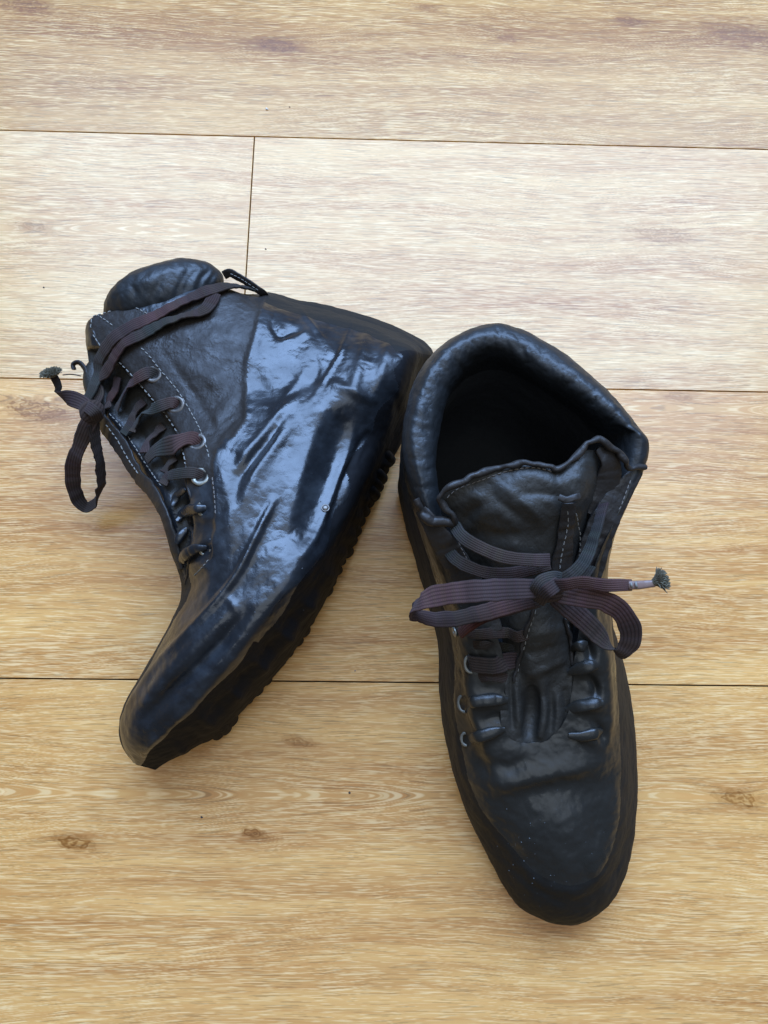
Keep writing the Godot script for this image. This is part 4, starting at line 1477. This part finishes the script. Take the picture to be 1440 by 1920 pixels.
	sculpt(g, 1.0 if normals(g, 1.0)[60 * 151 + 75].y > 0.0 else -1.0, 0.0008, 0.0002)
	remember(g)
	skin("tongue", g, M.tongue, boot)
	cord("tongue_edge", [Vector3(853, 985, .131), Vector3(850, 966, .136), Vector3(830, 946, .139), Vector3(823, 934, .141), Vector3(838, 917, .144), Vector3(868, 902, .146), Vector3(905, 888, .147), Vector3(950, 873, .149), Vector3(1000, 867, .150), Vector3(1042, 878, .150), Vector3(1066, 868, .150), Vector3(1090, 844, .151), Vector3(1104, 828, .151), Vector3(1130, 827, .150), Vector3(1155, 842, .147), Vector3(1172, 862, .144), Vector3(1172, 874, .140), Vector3(1196, 878, .138), Vector3(1213, 874, .136)], .0015, M.leather, boot, false)
	stitches([V(838, 932), V(858, 916), V(905, 899), V(950, 885), V(1000, 879), V(1040, 888)], boot, .0004, true, .8, M.dull_thread)
	# strap down the middle of the tongue
	lace("tongue_strap", [Vector4(1065, 940, .0020, 0), Vector4(1061, 965, .0016, 0), Vector4(1056, 1000, .0016, 0), Vector4(1052, 1040, .0016, 0), Vector4(1050, 1075, .0012, 0)], .0098, boot, [Color.WHITE], true, .0010, [.7, .8, .9, 1.1, 1.2], M.leather)
	stitches([V(1057, 948), V(1052, 970), V(1046, 1000), V(1040, 1030), V(1036, 1062)], boot, .0028, true, .9)
	stitches([V(1071, 950), V(1071, 980), V(1070, 1010), V(1068, 1040), V(1068, 1060)], boot, .0028, true, .9)
	lace("tongue_strap", [Vector4(1048, 932, .153, 0), Vector4(1062, 937, .153, 0), Vector4(1076, 933, .153, 0), Vector4(1086, 930, .152, 0)], .003, boot, [Color.WHITE], false, .0009, [], M.leather)
	# edges of the facings
	cord("facing_edge", [Vector3(781, 936, .138), Vector3(784, 952, .136), Vector3(796, 966, .134), Vector3(818, 976, .133), Vector3(845, 982, .132), Vector3(853, 978, .132)], .0021, M.leather, boot, false)
	lace("facing", [Vector4(790, 955, .130, 30), Vector4(820, 1000, .128, 30), Vector4(846, 1040, .121, 25), Vector4(872, 1080, .114, 20), Vector4(900, 1130, .107, 10), Vector4(925, 1185, .101, 0)], .0125, boot, [Color.WHITE], false, .0012, [.5, 1.0, 1.1, 1, .8], M.leather)
	stitches([Vector3(856, 1008, .132), Vector3(868, 1034, .128), Vector3(884, 1062, .122), Vector3(896, 1078, .118)], boot, 0, false, .8, M.dull_thread)
	lace("facing", [Vector4(1196, 882, .134, -20), Vector4(1160, 930, .131, -25), Vector4(1130, 985, .126, -25), Vector4(1112, 1040, .119, -20), Vector4(1098, 1090, .112, -10), Vector4(1084, 1160, .104, 0)], .0150, boot, [Color.WHITE], false, .0012, [.4, .9, 1.0, .9, .7], M.leather)
	lace("facing", [Vector4(1120, 842, .147, -30), Vector4(1142, 868, .142, -30), Vector4(1138, 910, .134, -30), Vector4(1118, 965, .126, -30)], .012, boot, [Color.WHITE], false, .0012, [.3, 1, 1, .8], M.leather)
	stitches([Vector3(1183, 900, .1385), Vector3(1175, 920, .137), Vector3(1166, 945, .135), Vector3(1158, 962, .133)], boot, 0, false, .8, M.dull_thread)
	# side seams of the tongue below the bow
	cord("tongue_edge", [Vector3(1000, 1140, .0012), Vector3(990, 1175, .001), Vector3(979, 1215, .001), Vector3(972, 1245, .001), Vector3(964, 1275, .0006)], .0010, M.leather, boot)
	stitches([V(1004, 1142), V(994, 1178), V(983, 1216), V(975, 1246), V(968, 1264)], boot, .0010, true, .9)
	cord("tongue_edge", [Vector3(1056, 1160, .001), Vector3(1064, 1185, .001), Vector3(1067, 1215, .001), Vector3(1072, 1245, .0006)], .0010, M.leather, boot)
	stitches([V(1058, 1170), V(1063, 1195), V(1065, 1222)], boot, .0010, true, .9)
	# lacing: upper crossings
	lace("strand", [Vector4(852, 985, .131, 20), Vector4(866, 1005, .136, 10), Vector4(895, 1024, .140, 0), Vector4(945, 1044, .141, 0), Vector4(1000, 1050, .139, 0), Vector4(1030, 1050, .135, 0)], .0060, tie, [moss, brown, brown, dusk], false)
	lace("strand", [Vector4(838, 1030, .122, 20), Vector4(862, 1054, .127, 10), Vector4(905, 1072, .130, 0), Vector4(950, 1076, .131, 0), Vector4(990, 1069, .131, 0), Vector4(1030, 1058, .129, 0)], .0058, tie, [moss, brown, dusk, brown], false)
	lace("strand", [Vector4(1044, 1094, .130, 0), Vector4(1072, 1078, .133, 0), Vector4(1096, 1052, .135, -20), Vector4(1110, 1018, .136, -40), Vector4(1122, 980, .137, -50), Vector4(1132, 945, .135, -50)], .0064, tie, [brown, moss, moss, dusk], false)
	lace("strand", [Vector4(1070, 1096, .128, 0), Vector4(1092, 1080, .127, -20), Vector4(1106, 1062, .124, -30)], .006, tie, [brown, moss], false)
	# bow
	lace("bow_loop", [Vector4(1020, 1104, .135, 0), Vector4(985, 1104, .141, 0), Vector4(930, 1106, .146, 0), Vector4(870, 1110, .147, 0), Vector4(820, 1117, .145, 8), Vector4(792, 1127, .143, 20), Vector4(776, 1138, .138, 75), Vector4(778, 1150, .132, 125), Vector4(806, 1160, .129, 140), Vector4(850, 1160, .128, 140), Vector4(900, 1150, .127, 150), Vector4(950, 1136, .127, 170), Vector4(1000, 1124, .128, 175)], .0104, tie, [brown, dusk, dusk, plum, plum, dusk, brown, plum, dusk], false, .0006, [.75, .9, .95, .95, .95, .95, .9, .9, .9, .8, .7])
	lace("strand", [Vector4(1010, 1126, .125, 0), Vector4(960, 1140, .124, 0), Vector4(915, 1153, .121, 10), Vector4(890, 1164, .118, 20), Vector4(874, 1176, .112, 30), Vector4(864, 1188, .105, 30)], .0062, tie, [brown, dusk, Color(0.075, 0.026, 0.020), Color(0.105, 0.034, 0.022)], false, .0011, [1, 1, 1, 1.2, .8])
	lace("bow_loop", [Vector4(1040, 1108, .137, 0), Vector4(1068, 1114, .141, 5), Vector4(1100, 1120, .143, 20), Vector4(1135, 1128, .143, 20), Vector4(1165, 1148, .140, 15), Vector4(1182, 1180, .134, 5), Vector4(1180, 1208, .128, -15), Vector4(1164, 1225, .124, -60), Vector4(1150, 1218, .122, -120), Vector4(1128, 1196, .123, -160), Vector4(1096, 1164, .126, -170), Vector4(1064, 1136, .130, -175), Vector4(1044, 1118, .132, -180)], .0098, tie, [dusk, plum, plum, dusk, brown, brown, dusk, brown], false, .0006)
	lace("lace_end", [Vector4(1036, 1100, .140, 0), Vector4(1060, 1096, .147, 30), Vector4(1095, 1091, .149, 30), Vector4(1135, 1097, .149, 20), Vector4(1165, 1097, .148, 10), Vector4(1184, 1097, .147, 0)], .0062, tie, [dusk, plum, plum, plum], false, .0008, [1, 1, .9, .95, .8])
	lace("aglet", [Vector4(1178, 1097, .148, 0), Vector4(1195, 1097, .147, 0), Vector4(1226, 1094, .146, 0)], .0036, tie, [Color(0.35, 0.25, 0.2), Color(0.4, 0.33, 0.26)], false, .0015, [1, 1.05, .9], M.aglet)
	for k in 2:
		lace("aglet_band", [Vector4(1183 + k * 9, 1092, .1485, 0), Vector4(1184 + k * 9, 1097, .1500, 0), Vector4(1185 + k * 9, 1102, .1480, 0)], .0009, tie, [Color.WHITE], false, .0005, [], M.thread)
	fray("frayed_tip", 1222, 1093, .146, (P(1250, 1084, .150) - P(1222, 1093, .146)).normalized(), .0075, 0.62, 380, tie, M.fluff)
	lace("knot", [Vector4(1000, 1118, .134, 0), Vector4(1006, 1104, .142, 0), Vector4(1016, 1090, .1445, 0), Vector4(1034, 1083, .142, 0), Vector4(1050, 1084, .134, 0)], .0060, tie, [brown, moss], false, .0009)
	lace("knot", [Vector4(1010, 1128, .131, 0), Vector4(1018, 1116, .142, 0), Vector4(1032, 1104, .1465, 0), Vector4(1046, 1094, .141, 0)], .0064, tie, [brown, dusk], false, .0009)
	# lower crossings on the left facing
	lace("strand", [Vector4(866, 1182, -.0015, 0), Vector4(895, 1184, .003, 0), Vector4(935, 1190, .004, 0), Vector4(975, 1190, .0025, 0), Vector4(990, 1188, -.001, 0)], .0056, tie, [brown, brown, brown], true)
	lace("strand", [Vector4(880, 1210, -.0015, 0), Vector4(910, 1206, .003, 0), Vector4(945, 1212, .003, 0), Vector4(978, 1222, -.001, 0)], .0048, tie, [brown, moss], true)
	lace("strand", [Vector4(880, 1240, -.001, 0), Vector4(893, 1241, .003, 0), Vector4(925, 1242, .004, 0), Vector4(955, 1240, .003, 0), Vector4(972, 1238, -.001, 0)], .0088, tie, [brown, brown, dusk], true, .0008, [.8, 1, 1, 1, .9])
	lace("strand", [Vector4(892, 1274, -.0015, 0), Vector4(920, 1266, .002, 0), Vector4(956, 1274, -.001, 0)], .0050, tie, [brown, brown], true)
	lace("coated_lace", [Vector4(874, 1318, -.001, 0), Vector4(890, 1316, .0009, 0), Vector4(920, 1312, .0009, 0), Vector4(950, 1312, .001, 0)], .0062, boot, [brown, brown], true, .0012, [], M.toe)
	lace("coated_lace", [Vector4(878, 1386, -.001, 0), Vector4(895, 1382, .0007, 0), Vector4(920, 1374, .0007, 0), Vector4(946, 1368, .000, 0)], .0060, boot, [brown, brown], true, .0012, [], M.toe)
	lace("coated_lace", [Vector4(1072, 1218, .0005, 0), Vector4(1086, 1212, .0009, 0), Vector4(1100, 1206, .0005, 0)], .0062, boot, [brown, brown], true, .0012, [], M.toe)
	lace("coated_lace", [Vector4(1066, 1262, .0005, 0), Vector4(1084, 1254, .0010, 0), Vector4(1104, 1249, .0010, 0), Vector4(1120, 1248, .000, 0)], .0064, boot, [brown, brown], true, .0012, [], M.toe)
	lace("coated_lace", [Vector4(1062, 1332, .0005, 0), Vector4(1086, 1324, .0010, 0), Vector4(1112, 1320, .0010, 0), Vector4(1130, 1318, .000, 0)], .0064, boot, [brown, brown], true, .0012, [], M.toe)
	lace("coated_lace", [Vector4(1066, 1378, .0005, 0), Vector4(1088, 1380, .0007, 0), Vector4(1112, 1376, .0007, 0), Vector4(1128, 1372, .000, 0)], .0060, boot, [brown, brown], true, .0012, [], M.toe)
	for e in [[884, 1244, .95], [873, 1319, .9], [876, 1385, .72]]:
		ring_at("eyelet", e[0], e[1], .0032 * e[2], .0008, M.worn, boot, .0012, 1.4, 0.0, Vector3(0.0, 1.2, 0.2), -PI * 0.55, PI * 0.55)
	ring_at("eyelet", 854, 1184, .0016, .0011, M.metal, boot, .0006, 1.0)
	specks(boot, V(990, 1600), V(60, 60), 60)
	specks(boot, V(850, 1280), V(14, 120), 24)
